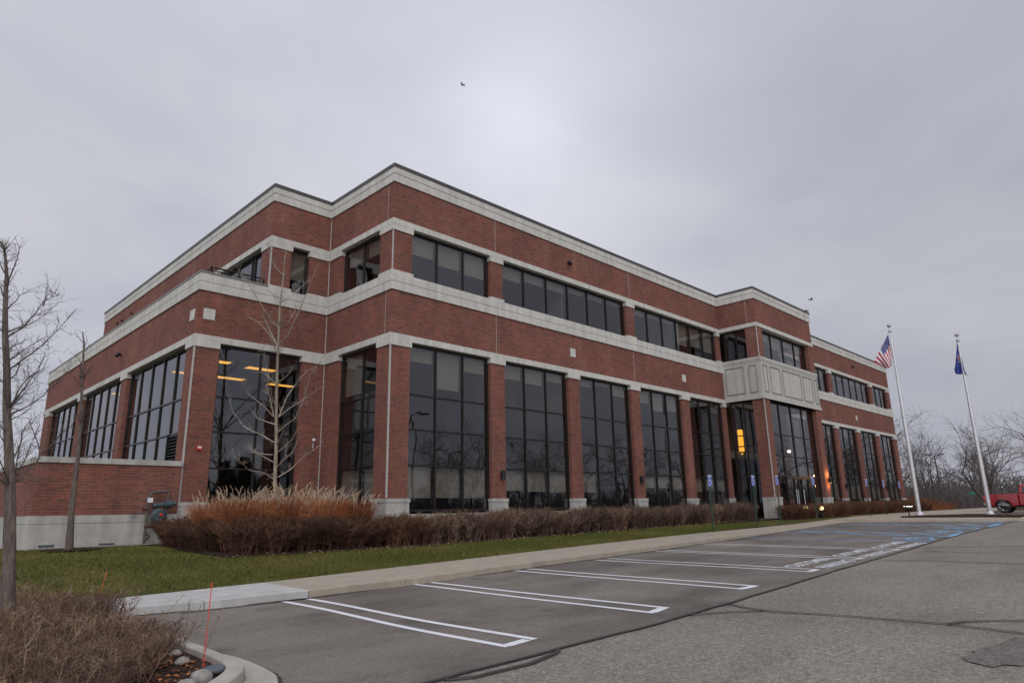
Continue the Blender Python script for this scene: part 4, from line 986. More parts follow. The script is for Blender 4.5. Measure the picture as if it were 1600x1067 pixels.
street_lamp(34.0, -38.0, 7.6, .6, 'dark street lamp farther across the lot, mirrored low in the windows', 2)
# ------------------------------------------------------------------ plants: shrubs, hedges, grasses
def shrub_arrays(n_stem, R, H, rng, twigs=16, rad=.006, tw=.004, upright=False):
    """upright twiggy clump: stems from the base, side twigs all along"""
    A = []; B = []; ra = []; rb = []; val = []
    for si in range(n_stem):
        n0 = len(A); tone = rng.beta(1.5, 2.2); th = rng.uniform(0, 2*math.pi); r0 = R*.55*math.sqrt(rng.uniform()); b = np.array([r0*math.cos(th), r0*math.sin(th), 0.])
        r1 = R*math.sqrt(rng.uniform(.02, 1)); ph = th+rng.normal(0, .5); h = H*(rng.uniform(.66, 1.08))*(1-.22*(r1/R)**2)
        e = np.array([r1*math.cos(ph), r1*math.sin(ph), h])
        if upright: b = b*1.7; e = np.array([b[0]+rng.normal(.05, .13), b[1]+rng.normal(0, .13), H*rng.uniform(.55, 1.05)])
        mid = b*.55+e*.45+np.array([0, 0, .12*H])
        pts = [b, mid, e]
        A += [b, mid]; B += [mid, e]; ra += [rad, rad*.8]; rb += [rad*.8, rad*.35]
        for k in range(twigs):
            t = rng.uniform(.18, 1); p = (b*(1-t*2)+mid*t*2) if t < .5 else (mid*(2-2*t)+e*(2*t-1))
            d = rng.normal(0, 1, 3); d[2] = abs(d[2])*.9+.5; d /= np.linalg.norm(d); L = H*rng.uniform(.1, .26)
            q = p+d*L; q[2] = min(q[2], H*rng.uniform(.95, 1.12)); A.append(p); B.append(q); ra.append(tw); rb.append(tw*.5)
            if k % 2 == 0:
                d2 = d+rng.normal(0, .6, 3); d2 /= np.linalg.norm(d2); m_ = p*.5+q*.5; A.append(m_); B.append(m_+d2*L*.5); ra.append(tw*.8); rb.append(tw*.4)
        val += list(np.clip(tone*.75+.25*rng.uniform(0, 1, len(A)-n0), 0, 1))
    return np.array(A), np.array(B), np.array(ra), np.array(rb), np.array(val)
def make_shrub(name, mat, R, H, seed, n=110, twigs=18, rad=.007, tw=.005, upright=False):
    rng = np.random.default_rng(seed); A, B, ra, rb, val = shrub_arrays(n, R, H, rng, twigs, rad=rad, tw=tw, upright=upright); V, Q, v = sticks(A, B, ra, rb, val)
    me_o = np_mesh(name, V, Q, mat, None, v); return me_o
def proto_set(name, mat, cfgs): return [make_shrub(name, mat, *c) for c in cfgs]
def scatter(protos, name, pts, label, cat, group):
    used = set()
    for i, (x, y, z, s, sz) in enumerate(pts):
        k = i % len(protos)
        if k not in used: o = protos[k]; used.add(k)
        else: o = protos[k].copy(); COL.objects.link(o)
        o.location = (x, y, z); o.rotation_euler = (0, 0, random.uniform(0, 6.28)); o.scale = (s, s, sz)
        tag(o, label, cat, group)
rr = random.Random(9)
hp = proto_set('hedge_shrub', M['shrub'], [(.72, .86, 1, 100, 18, .009, .007), (.70, .82, 2, 100, 18, .009, .007), (.75, .88, 3, 100, 18, .009, .007)])
pts = []
x = .35
while x < 21.6:
    for row, yy in ((0, -1.75), (1, -.85)):
        X = x+row*.4+rr.uniform(-.1, .1); Y = yy+rr.uniform(-.08, .08); pts.append((X, Y, lz(X, Y), rr.uniform(.85, 1.1), rr.uniform(.80, 1.08)))
    x += .80
scatter(hp, 'hedge_shrub', pts, 'leafless brown shrub in the clipped hedge below the front windows', 'shrub', 'brown shrubs of the hedge under the front windows')
pp = proto_set('plum_shrub', M['shrub_plum'], [(.72, .95, 4, 115, 20, .0075, .0065), (.75, 1.0, 5, 115, 20, .0075, .0065), (.7, .92, 6, 115, 20, .0075, .0065)])
pts = []
for k in range(8):
    X = -5.2+k*.72; pts.append((X+rr.uniform(-.1, .1), -1.7+rr.uniform(-.1, .1), lz(X, -1.7), rr.uniform(.85, 1.15), rr.uniform(.70, .98)))
for k in range(7):
    X = -5.0+k*.78; pts.append((X+rr.uniform(-.1, .1), -.95+rr.uniform(-.1, .1), lz(X, -.9), rr.uniform(.98, 1.12), rr.uniform(.76, .94)))
for k in range(6): pts.append((-5.3+rr.uniform(-.1, .1), -.3+k*.66, lz(-5.2, -.3+k*.66), rr.uniform(.95, 1.05), rr.uniform(.70, .85)))
for k in range(5): pts.append((-4.6+rr.uniform(-.1, .1), -.2+k*.75, lz(-4.6, -.2+k*.7), rr.uniform(.9, 1.0), rr.uniform(.72, .88)))
scatter(pp, 'plum_shrub', pts, 'dark plum brown shrub at the foot of the orange ornamental grass', 'shrub', 'plum brown shrubs in front of the ornamental grass')
rp = proto_set('rust_shrub', M['shrub_rust'], [(.72, .9, 14, 120, 18), (.75, .95, 15, 120, 18)])
pts = []
for k in range(10):
    X = 22.6+k*.78
    pts.append((X, -3.2+rr.uniform(-.25, .2)+(.25 if 3 < k < 6 else 0), lz(X, -3), rr.uniform(.85, 1.0), rr.uniform(.75, .92)))
for k in range(27):
    X = 31.6+k*.82
    for yy in (-1.7, -.8): pts.append((X+rr.uniform(-.1, .1), yy+rr.uniform(-.1, .1), lz(X, yy), rr.uniform(.95, 1.1), rr.uniform(.85, .98)))
scatter(rp, 'rust_shrub', pts, 'reddish brown shrub in the hedge of the entrance and far wing', 'shrub', 'reddish brown shrubs of the far hedge')
# ornamental grass
def grass_clump(seed, n=480, npl=20, H=1.34):
    rng = np.random.default_rng(seed)
    t = thing('ornamental_grass', 'clump of orange ornamental grass with tan plumes before the brick pillars', 'ornamental grass', (0, 0, 0), 0, 'orange ornamental grass clumps in front of the bare tree', world=False)
    A = []; B = []; ra = []; rb = []; val = []
    for _ in range(n):
        th = rng.uniform(0, 6.283); r = .28*math.sqrt(rng.uniform()); b = np.array([r*math.cos(th), r*math.sin(th), 0.]); h = H*rng.uniform(.65, 1.05); o = rng.uniform(.08, .42); ph = th+rng.normal(0, .6)
        d = np.array([math.cos(ph), math.sin(ph), 0.]); p1 = b+d*o*.25+np.array([0, 0, h*.5]); p2 = b+d*o*.7+np.array([0, 0, h*.9]); p3 = b+d*o*1.35+np.array([0, 0, h*rng.uniform(.82, 1.02)])
        v0 = rng.uniform(.15, .75)
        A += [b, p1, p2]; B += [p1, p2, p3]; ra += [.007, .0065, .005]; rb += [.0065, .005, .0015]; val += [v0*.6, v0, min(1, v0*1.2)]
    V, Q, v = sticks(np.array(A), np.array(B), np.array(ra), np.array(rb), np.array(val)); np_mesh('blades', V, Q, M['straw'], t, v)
    A = []; B = []; ra = []; rb = []; val = []
    for _ in range(npl):
        th = rng.uniform(0, 6.283); b = np.array([.2*math.cos(th), .2*math.sin(th), .4]); o = rng.uniform(.05, .45); h = H*rng.uniform(.95, 1.26)
        d = np.array([math.cos(th), math.sin(th), 0.])+np.array([.22, -.06, 0]); p = b+d*o*.8+np.array([0, 0, h-.66]); q = p+d*.04+np.array([0, 0, .17]); e = q+d*.09+np.array([0, 0, .10])
        v0 = rng.uniform(.2, 1)
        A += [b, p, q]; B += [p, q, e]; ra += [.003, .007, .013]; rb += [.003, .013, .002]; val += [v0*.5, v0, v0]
        for k in range(6):
            s = rng.uniform(0, 1); c = p*(1-s)+e*s; f = c+rng.normal(0, .018, 3)+d*.03+np.array([0, 0, .045]); A.append(c); B.append(f); ra.append(.005); rb.append(.002); val.append(v0)
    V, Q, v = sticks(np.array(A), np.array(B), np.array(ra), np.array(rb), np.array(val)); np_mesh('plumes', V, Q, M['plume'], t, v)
    return t
gp = [grass_clump(21), grass_clump(22), grass_clump(23)]
pts = []
for row, yy in enumerate((-.15, .55, 1.3, 2.1)):
    for k in range(9):
        X = -5.0+k*.62+rr.uniform(-.12, .12)+.2*(row % 2)
        if X > -.75: continue
        if X < -4.3 and row > 2: continue
        if abs(X+2.65) < .25 and abs(yy-2.3) < .3: continue
        pts.append((X, yy+rr.uniform(-.15, .15)))
for i, (X, Y) in enumerate(pts):
    t = gp[i] if i < 3 else dup(gp[i % 3], (0, 0, 0))
    t.location = (X, Y, lz(X, Y)); t.rotation_euler = (0, 0, rr.uniform(-.7, .7)); s = rr.uniform(.88, 1.08); t.scale = (s, s, s*rr.uniform(.9, 1.08))
# dry shrubs filling the kerbed island, lower left
dp = [make_shrub('dry_shrub', M['dry'], .48, .66, s, 170, 9, .0046, .0028, True) for s in (31, 32, 33)]
pts = []
for i in range(70):
    for _ in range(40):
        X = rr.uniform(-14.6, -10.0); Y = rr.uniform(-12.35, -6.6)
        if X > -10.12-.24*max(0, -10.3-Y) : continue
        if (X+10.9)**2+(Y+8.5)**2 < .05: continue
        if all((X-a)**2+(Y-b)**2 > .17 for a, b, *_ in pts): break
    pts.append((X, Y, gz(X, Y)+.06, rr.uniform(.8, 1.1), rr.uniform(.44, .72)))
scatter(dp, 'dry_shrub', pts, 'dry tangled brown shrub massed in the kerbed island at lower left', 'shrub', 'dry brown shrubs in the near kerbed island')
# a few seed stalks leaning out of the island
rng = np.random.default_rng(77); A = []; B = []
for i in range(90):
    X = rng.uniform(-13, -9.75); Y = rng.uniform(-12.2, -6.9); p = np.array([X, Y, gz(X, Y)+.1]); q = p+np.array([rng.normal(.1, .1), rng.normal(0, .1), rng.uniform(.38, .56)]); A.append(p); B.append(q)
    for k in range(4): m_ = p*(.3-.05*k)+q*(.7+.05*k); A.append(m_); B.append(m_+rng.normal(0, .03, 3)+np.array([.01, 0, .05]))
o = stick_mesh('dry_weeds', A, B, .003, .0015, rng.uniform(.3, 1, len(A)), M['dry']); tag(o, 'thin dry weed stalks poking out of the shrub island', 'weeds', None, 'stuff')
rng = np.random.default_rng(78); n = 420; X = rng.uniform(-10.6, -9.82, n); Y = rng.uniform(-12.3, -9.5, n); ok = X < -9.83-.9*np.maximum(0, -11.9-Y); X = X[ok]; Y = Y[ok]; n = len(X); V = np.zeros((n, 4, 3)); a = rng.uniform(0, 6.28, n); s = rng.uniform(.012, .034, n); Z = np.array([gz(x, y) for x, y in zip(X, Y)])+.082
for k in range(4): V[:, k] = np.c_[X+s*np.cos(a+k*1.57)*(1 if k % 2 else .6), Y+s*np.sin(a+k*1.57), Z+rng.uniform(0, .025, n)]
o = np_mesh('leaf_litter', V.reshape(-1, 3), np.arange(4*n).reshape(n, 4), M['straw'], None, np.repeat(rng.uniform(0, .8, n), 4)); tag(o, 'fallen orange brown leaves inside the kerbed island', 'leaves', None, 'stuff')
# grass blades over the lawn nearest the viewer
def lawn_blades(n):
    rng = np.random.default_rng(5); X = rng.uniform(-13, 16, n); t = rng.uniform(0, 1, n); V = np.zeros((n, 3, 3)); keep = []
    Y = np.empty(n)
    for i in range(n):
        yb = at(walk_back, X[i]); hi = -2.3 if X[i] > -5.9 else (3.9 if X[i] < -5.95 else -2.3)
        Y[i] = yb+.0+(hi-yb)*t[i]
    Z = np.array([lz(x, y) for x, y in zip(X, Y)])-.004
    a = rng.uniform(0, 6.283, n); h = rng.uniform(.025, .065, n); w = rng.uniform(.006, .011, n)
    V[:, 0] = np.c_[X+w*np.cos(a), Y+w*np.sin(a), Z]; V[:, 1] = np.c_[X-w*np.cos(a), Y-w*np.sin(a), Z]; V[:, 2] = np.c_[X+rng.normal(0, .025, n), Y+rng.normal(0, .025, n), Z+h]
    patch = .5+.28*np.sin(X*.9+1.3*np.sin(Y*.8))*np.cos(Y*1.1+.5*X)
    o = np_mesh('grass', V.reshape(-1, 3), np.arange(3*n).reshape(n, 3), M['grass'], None, np.repeat(np.clip(rng.beta(2, 2, n)*.6+patch*.62-.04, 0, 1), 3))
    tag(o, 'short green grass of the lawn with yellowing patches', 'grass', None, 'stuff')
lawn_blades(150000)
rng = np.random.default_rng(81); n = 260
X = rng.uniform(-12, 18, n); Y = rng.uniform(-6, -2.4, n); Z = np.array([lz(x, y) for x, y in zip(X, Y)])+.03
V = np.zeros((n, 4, 3)); a = rng.uniform(0, 6.28, n); s = rng.uniform(.012, .03, n)
for k in range(4): V[:, k] = np.c_[X+s*np.cos(a+k*1.57), Y+s*np.sin(a+k*1.57), Z+rng.uniform(0, .03, n)]
o = np_mesh('leaf_litter', V.reshape(-1, 3), np.arange(4*n).reshape(n, 4), M['dry'], None, np.repeat(rng.uniform(.05, .6, n), 4)); tag(o, 'scattered fallen leaves lying on the lawn', 'leaves', None, 'stuff')
# fallen leaves and litter at bed edges
rng = np.random.default_rng(8); n = 900
X = rng.uniform(-6.2, 22, n); Y = -2.35+rng.normal(0, .18, n); Z = np.array([lz(x, y) for x, y in zip(X, Y)])+.03
V = np.zeros((n, 4, 3)); a = rng.uniform(0, 6.28, n); s = rng.uniform(.012, .032, n)
for k in range(4): V[:, k] = np.c_[X+s*np.cos(a+k*1.57), Y+s*np.sin(a+k*1.57), Z+rng.uniform(0, .03, n)]
o = np_mesh('leaf_litter', V.reshape(-1, 3), np.arange(4*n).reshape(n, 4), M['dry'], None, np.repeat(rng.uniform(.1, 1, n), 4)); tag(o, 'fallen brown leaves along the mulch edge of the hedge', 'leaves', None, 'stuff')
n = 700; X = rng.uniform(-8.5, -5.3, n); Y = rng.uniform(3.75, 4.18, n); V = np.zeros((n, 6, 3)); s = rng.uniform(.015, .04, n); Z = -.75+s*.3
for k, (dx, dy, dz) in enumerate(((1, 0, 0), (0, 1, 0), (-1, 0, 0), (0, -1, 0), (0, 0, .8), (0, 0, -.8))): V[:, k] = np.c_[X+s*dx, Y+s*dy, Z+s*dz]
Q = (np.arange(n)[:, None, None]*6+np.array([(0, 1, 4), (1, 2, 4), (2, 3, 4), (3, 0, 4)])[None]).reshape(-1, 3)
o = np_mesh('gravel', V.reshape(-1, 3), Q, M['rock'], None, None); tag(o, 'pale gravel strip along the yard wall', 'gravel', None, 'stuff')
# trees, traced branch by branch
T1 = ( [[-10.92, -8.5, -1.31], [-11.0, -8.48, -0.48], [-11.07, -8.47, 0.1], [-11.11, -8.46, 0.4], [-11.18, -8.45, 0.85], [-11.26, -8.44, 1.3], [-11.32, -8.43, 1.77], [-11.4, -8.41, 2.24], [-11.45, -8.41, 2.64], [-11.48, -8.4, 2.97], [-11.53, -8.39, 3.22], [-11.56, -8.39, 3.34]] ,
 [ [[-11.11, -8.46, 0.42], [-11.06, -8.47, 0.46], [-10.99, -8.49, 0.55], [-10.9, -8.5, 0.67], [-10.86, -8.51, 0.8], [-10.92, -8.5, 0.98], [-10.99, -8.49, 1.15], [-11.03, -8.48, 1.22]],
[[-10.86, -8.51, 0.8], [-10.77, -8.52, 0.89], [-10.7, -8.53, 1.03], [-10.6, -8.55, 1.13], [-10.52, -8.57, 1.27]],
[[-11.24, -8.44, 1.24], [-11.19, -8.45, 1.27], [-11.1, -8.47, 1.34], [-10.99, -8.48, 1.45], [-10.9, -8.5, 1.57], [-10.85, -8.51, 1.73]],
[[-10.9, -8.5, 1.57], [-10.8, -8.52, 1.67], [-10.71, -8.53, 1.83]],
[[-11.38, -8.42, 2.18], [-11.34, -8.42, 2.22], [-11.23, -8.44, 2.32], [-11.13, -8.46, 2.49], [-11.07, -8.47, 2.64], [-10.91, -8.5, 2.73]],
[[-11.07, -8.47, 2.64], [-11.06, -8.47, 2.78], [-11.05, -8.48, 2.91]],
[[-11.35, -8.42, 1.88], [-11.28, -8.43, 1.93], [-11.14, -8.46, 2.07], [-11.02, -8.48, 2.18]],
[[-11.43, -8.41, 2.48], [-11.41, -8.41, 2.58], [-11.33, -8.43, 2.81], [-11.24, -8.44, 2.9]],
[[-11.36, -8.42, 2.02], [-11.3, -8.43, 2.09], [-11.16, -8.46, 2.22]],
[[-11.25, -8.44, 1.3], [-11.2, -8.45, 1.38], [-11.17, -8.45, 1.57], [-11.09, -8.47, 1.71], [-10.9, -8.5, 1.86]],
[[-11.16, -8.46, 0.69], [-11.09, -8.47, 0.81], [-11.07, -8.47, 0.93], [-11.09, -8.47, 1.04], [-11.05, -8.47, 1.12]],
[[-11.46, -8.4, 2.81], [-11.43, -8.41, 3.03], [-11.4, -8.41, 3.2], [-11.4, -8.41, 3.31]],
[[-11.3, -8.43, 1.61], [-11.23, -8.44, 1.74], [-11.21, -8.45, 1.94], [-11.17, -8.45, 2.03]],
[[-11.11, -8.46, 0.36], [-11.21, -8.45, 0.47], [-11.35, -8.42, 0.58], [-11.5, -8.4, 0.83]],
[[-11.21, -8.45, 1.0], [-11.3, -8.43, 1.11], [-11.43, -8.41, 1.17]],
[[-11.3, -8.43, 1.61], [-11.4, -8.41, 1.68], [-11.54, -8.39, 1.82]],
[[-11.39, -8.42, 2.24], [-11.5, -8.4, 2.31], [-11.63, -8.38, 2.45]],
[[-11.44, -8.41, 2.64], [-11.52, -8.39, 2.8], [-11.61, -8.38, 2.95]],
[[-11.49, -8.4, 2.97], [-11.57, -8.39, 3.11], [-11.61, -8.38, 3.24]],
[[-11.24, -8.44, 1.15], [-11.13, -8.46, 1.23], [-11.03, -8.48, 1.32]] ])
T2 = ( [[-7.96, 2.71, -0.81], [-8.03, 2.73, 0.31], [-8.05, 2.73, 1.5], [-8.1, 2.74, 2.55], [-8.2, 2.77, 3.78], [-8.28, 2.79, 4.79], [-8.35, 2.8, 5.09]] ,
 [ [[-8.23, 2.77, 4.15], [-8.43, 2.82, 4.39], [-8.58, 2.85, 4.44]],
[[-8.25, 2.78, 4.51], [-8.14, 2.75, 4.71], [-8.03, 2.73, 4.82]],
[[-8.18, 2.76, 3.8], [-8.04, 2.73, 4.08], [-7.9, 2.7, 4.15]],
[[-8.17, 2.76, 3.53], [-8.4, 2.81, 3.78], [-8.57, 2.85, 3.85]],
[[-8.14, 2.75, 3.18], [-7.92, 2.7, 3.42], [-7.75, 2.67, 3.65]],
[[-8.09, 2.74, 1.11], [-8.33, 2.79, 1.36], [-8.51, 2.84, 1.52]],
[[-8.11, 2.75, 2.74], [-7.97, 2.71, 2.92], [-7.79, 2.68, 2.93]],
[[-8.3, 2.79, 4.78], [-8.43, 2.82, 4.95], [-8.53, 2.84, 5.12]],
[[-8.26, 2.78, 4.61], [-8.22, 2.77, 4.89], [-8.27, 2.78, 5.1]] ])
T3 = ( [[-2.57, 2.26, -0.85], [-2.62, 2.29, 0.49], [-2.66, 2.3, 1.11], [-2.69, 2.32, 2.22], [-2.76, 2.35, 3.44], [-2.82, 2.38, 5.12], [-2.84, 2.39, 6.16], [-2.85, 2.4, 6.96], [-2.82, 2.38, 7.68], [-2.8, 2.37, 8.6], [-2.77, 2.36, 8.97]] ,
 [ [[-2.86, 2.4, 5.51], [-3.08, 2.51, 5.88], [-3.39, 2.66, 6.38], [-3.8, 2.85, 6.65]],
[[-2.86, 2.4, 5.51], [-3.25, 2.59, 6.3], [-3.3, 2.61, 6.65]],
[[-2.84, 2.39, 6.12], [-3.03, 2.48, 6.24], [-3.5, 2.71, 6.9], [-3.85, 2.88, 7.39], [-4.08, 2.99, 7.72]],
[[-2.81, 2.38, 5.51], [-2.57, 2.26, 5.79], [-2.31, 2.14, 6.47], [-2.12, 2.05, 7.03], [-1.89, 1.94, 7.78]],
[[-2.82, 2.38, 6.12], [-2.6, 2.27, 6.27], [-2.4, 2.18, 6.73], [-2.38, 2.17, 7.09]],
[[-2.84, 2.39, 7.0], [-2.58, 2.27, 7.34], [-2.24, 2.1, 7.93], [-1.96, 1.97, 8.37]],
[[-2.84, 2.39, 7.0], [-3.02, 2.48, 7.3], [-3.4, 2.66, 7.71]],
[[-2.8, 2.37, 7.96], [-3.03, 2.48, 8.11], [-3.23, 2.58, 8.45], [-3.33, 2.62, 8.81]],
[[-2.81, 2.38, 3.11], [-3.07, 2.5, 3.39], [-3.54, 2.73, 3.74], [-3.73, 2.82, 4.06]],
[[-2.81, 2.38, 3.11], [-2.95, 2.44, 3.68], [-3.04, 2.49, 4.01], [-3.02, 2.48, 4.35], [-3.16, 2.55, 4.93], [-3.22, 2.57, 5.27]],
[[-2.67, 2.31, 3.12], [-2.3, 2.13, 3.5], [-2.03, 2.0, 3.72], [-1.75, 1.87, 3.99], [-1.51, 1.75, 4.25]],
[[-2.67, 2.31, 3.12], [-2.47, 2.21, 3.87], [-2.08, 2.02, 4.65], [-1.8, 1.89, 5.01]],
[[-2.76, 2.35, 2.3], [-3.08, 2.51, 2.54], [-3.65, 2.78, 2.89], [-4.03, 2.96, 3.48], [-4.2, 3.05, 4.04], [-4.39, 3.14, 4.77]],
[[-2.68, 2.31, 2.63], [-2.21, 2.09, 3.05], [-2.02, 2.0, 3.55], [-1.91, 1.94, 4.23], [-1.5, 1.75, 4.95]],
[[-2.69, 2.32, 1.11], [-2.94, 2.44, 1.31], [-3.35, 2.64, 1.38], [-3.92, 2.91, 1.97]],
[[-2.59, 2.27, 1.19], [-2.26, 2.11, 1.43], [-1.93, 1.96, 1.83], [-1.46, 1.73, 2.24], [-1.36, 1.68, 2.45]],
[[-2.72, 2.34, 1.66], [-3.11, 2.52, 1.9], [-3.54, 2.73, 2.29]],
[[-2.58, 2.27, 1.58], [-2.22, 2.1, 1.99], [-2.04, 2.01, 2.56]],
[[-2.77, 2.36, 1.9], [-3.25, 2.59, 1.97], [-3.61, 2.76, 2.21]],
[[-2.64, 2.3, 1.98], [-2.24, 2.11, 2.39], [-2.12, 2.05, 2.72]],
[[-2.8, 2.37, 4.19], [-3.07, 2.5, 4.51], [-3.29, 2.61, 4.67]],
[[-2.78, 2.36, 4.19], [-2.5, 2.23, 4.46], [-2.37, 2.16, 4.72]],
[[-2.68, 2.31, 1.42], [-2.42, 2.19, 1.82], [-2.38, 2.17, 2.31]],
[[-2.76, 2.35, 2.87], [-3.26, 2.59, 3.1], [-3.48, 2.7, 3.42]] ])
def spurs(A, B, R, pts, n, L, rng, r, up=.35):
    P = [np.array(p) for p in pts]
    for _ in range(n):
        i = rng.integers(0, len(P)-1); t = rng.uniform(); p = P[i]*(1-t)+P[i+1]*t; d0 = P[i+1]-P[i]; d0 = d0/max(1e-6, np.linalg.norm(d0))
        d = d0*.7+rng.normal(0, .65, 3)+np.array([0, 0, up]); d /= np.linalg.norm(d); l = L*rng.uniform(.35, 1.2); m = p+d*l*.55; e = m+(d+rng.normal(0, .35, 3))*l*.45
        A += [p, m]; B += [m, e]; R += [(r, r*.75), (r*.75, r*.4)]
        for k in range(rng.integers(1, 4)):
            s = rng.uniform(.2, 1); c = p*(1-s)+e*s; d2 = d+rng.normal(0, .8, 3); d2 /= np.linalg.norm(d2); A.append(c); B.append(c+d2*l*.35); R.append((r*.6, r*.3))
def traced_tree(name, T, label, trunk_r, br_r, seed, nsp, Lsp, mats, extra=0, wob=.0):
    rng = np.random.default_rng(seed); tr, brs = T; base = Vector(tr[0])
    t = thing(name, label, 'tree', base)
    view = np.array([base.x+12.6, base.y+18.4, 0]); view /= np.linalg.norm(view)
    n = len(tr); pts = [Vector(p) for p in tr]; pts[0].z -= .15
    rad = [trunk_r*(1-.86*(i/(n-1))**.9) for i in range(n)]; rad[0] *= 1.35
    # resample trunk
    q = []; r2 = []
    for i in range(n-1):
        for k in range(4): s = k/4; q.append(pts[i].lerp(pts[i+1], s)); r2.append((rad[i]*(1-s)+rad[i+1]*s)*rng.uniform(.985, 1.015))
    q.append(pts[-1]); r2.append(rad[-1])
    MB().tube(q, r2, 12).build('trunk', mats[0], t, smooth=True)
    A = []; B = []; R = []
    def branch(L, r, dep):
        P = [np.array(p, float) for p in L]; tot = sum(np.linalg.norm(b-a) for a, b in zip(P[:-1], P[1:])); acc = 0; out = [P[0]]
        for a, b in zip(P[:-1], P[1:]):
            acc += np.linalg.norm(b-a); out.append(b+view*dep*acc)
        Q = []
        for a, b in zip(out[:-1], out[1:]): Q += [a, a*.5+b*.5+rng.normal(0, .008, 3)]
        Q.append(out[-1]); m = len(Q)
        for i in range(m-1):
            A.append(Q[i]); B.append(Q[i+1]); R.append((r*(1-.8*i/(m-1)), r*(1-.8*(i+1)/(m-1))))
        spurs(A, B, R, Q, int(nsp*tot/.6)+1, Lsp, rng, r*.24)
    for L in brs:
        l = sum(np.linalg.norm(np.array(b)-np.array(a)) for a, b in zip(L[:-1], L[1:]))
        branch(L, br_r*(.45+.55*min(1, l/1.2)), rng.uniform(-.8, .8))
    for k in range(extra):                                   # limbs pointing to and from the viewer
        i = rng.integers(3, max(4, int(n*.72))); p = np.array(tr[i]); d = view*rng.choice([-1, 1])*rng.uniform(.6, 1)+rng.normal(0, .3, 3); d[2] = rng.uniform(.4, .9); d /= np.linalg.norm(d); l = rng.uniform(.5, 1.2)*min(1, Lsp*4)
        branch([p, p+d*l*.5, p+d*l+np.array([0, 0, .15*l])], br_r*.6, 0)
    spurs(A, B, R, [tr[i] for i in range(n//2, n)], int(nsp*4), Lsp*.8, rng, br_r*.25)
    R = np.array(R); stick_mesh('crown', A, B, R[:, 0], R[:, 1], rng.uniform(0, 1, len(A)), mats[1], t)
traced_tree('bare_tree', T1, 'grey bare tree with knobbly branches rising from the dry shrubs at left', .076, .018, 1, 17, .25, (M['bark'], M['twig']), 10)
traced_tree('bare_tree', T2, 'thin bare young tree standing before the brick yard wall', .082, .018, 2, 4, .2, (M['bark'], M['twig']), 6)
traced_tree('bare_tree', T3, 'pale bare tree with upswept branches behind the ornamental grass', .078, .027, 3, 7, .26, (M['bark_pale'], M['twig_pale']), 10)
# far trees
def make_far_tree(seed, H, label, group, spread=.55, forks=2, r0=.017):
    rng = np.random.default_rng(seed); t = thing('bare_tree', label, 'tree', (0, 0, 0), 0, group, world=False)
    A = []; B = []; R = []; trunk = []
    def grow(p, d, l, r, lev):
        k = 4 if lev < 2 else 3; q = p
        for i in range(k):
            dd = d+rng.normal(0, .12+.03*lev, 3)+np.array([0, 0, .05]); dd /= np.linalg.norm(dd); e = q+dd*l/k
            (trunk if lev == 0 else A).append((q, e, r*(1-.12*i), r*(1-.12*(i+1))) if lev == 0 else q)
            if lev: B.append(e); R.append((r*(1-.12*i), r*(1-.12*(i+1))))
            d = dd
            if lev < 6 and (i > 0 or lev > 0):
                for _ in range(1 if lev < 2 else rng.integers(1, 3)):
                    if lev == 0 and i < 1: continue
                    s = rng.normal(0, 1, 3); s -= d*(s@d); s /= np.linalg.norm(s); nd = d*rng.uniform(.55, .8)+s*spread*rng.uniform(.7, 1.25); nd /= np.linalg.norm(nd)
                    if r > .0085 and len(A) < 13000: grow(e, nd, l*rng.uniform(.55, .78), max(.0085, r*.47), lev+1)
            q = e
    for f in range(forks):
        d = np.array([rng.normal(0, .22), rng.normal(0, .22), 1.]); d /= np.linalg.norm(d); grow(np.zeros(3), d, H*.48, H*r0, 0)
    m = MB()
    for f in range(forks):
        seg = trunk[f*4:f*4+4]; m.tube([seg[0][0]-np.array([0, 0, .4])]+[s[1] for s in seg], [seg[0][2]*1.2]+[s[3] for s in seg], 8)
    m.build('trunk', M['bark_far'], t, smooth=True); R = np.array(R)
    stick_mesh('crown', A, B, R[:, 0], R[:, 1], rng.uniform(0, 1, len(A)), M['twig_far'], t); return t
fg = 'bare trees beyond the car park on the right'
ft = [make_far_tree(41, 8.6, 'x', fg, .6, 2), make_far_tree(42, 8.2, 'x', fg, .65, 3), make_far_tree(43, 9.0, 'x', fg, .55, 2), make_far_tree(44, 7.6, 'x', fg, .7, 3)]
spots = [(74, 3.0, 1.05, 0, 'bare far tree with forked trunk between the two flagpoles, left of the lamp'), (58.5, -5.4, .92, 1, 'bare far tree just right of the second flagpole with a slanting trunk'), (64, -9.0, 1.08, 2, 'tall bare far tree at the right edge above the pickup'), (60.5, 3.0, 1.25, 3, 'bare tree half hidden by the far end of the building'),
         (84, -.5, .95, 1, 'smaller bare tree behind, right of the far street lamp'), (90, -6, 1.0, 2, 'bare tree farther back behind the second flagpole'), (79, -8.5, .95, 3, 'bare tree in the back row left of the pickup cab'), (100, 3, 1.1, 0, 'hazy bare tree farthest back near the far street lamp'), (76, -13, 1.1, 1, 'bare tree behind the pickup at the picture edge'), (92, 8, 1.0, 2, 'hazy bare tree behind the building end'), (70, -3.2, .62, 3, 'short bushy bare tree low between the flagpoles'), (66, .6, .5, 0, 'low scrubby bare tree behind the orange grass')]
for i, (x, y, s, k, lab) in enumerate(spots):
    t = ft[k] if i < 4 and False else None
    first = not ft[k].get('used')
    o = ft[k] if first else dup(ft[k], (0, 0, 0)); ft[k]['used'] = 1
    o.location = (x, y, gz(x, y)-.1); o.rotation_euler = (0, 0, rr.uniform(0, 6.28)); o.scale = (s, s, s); o['label'] = lab
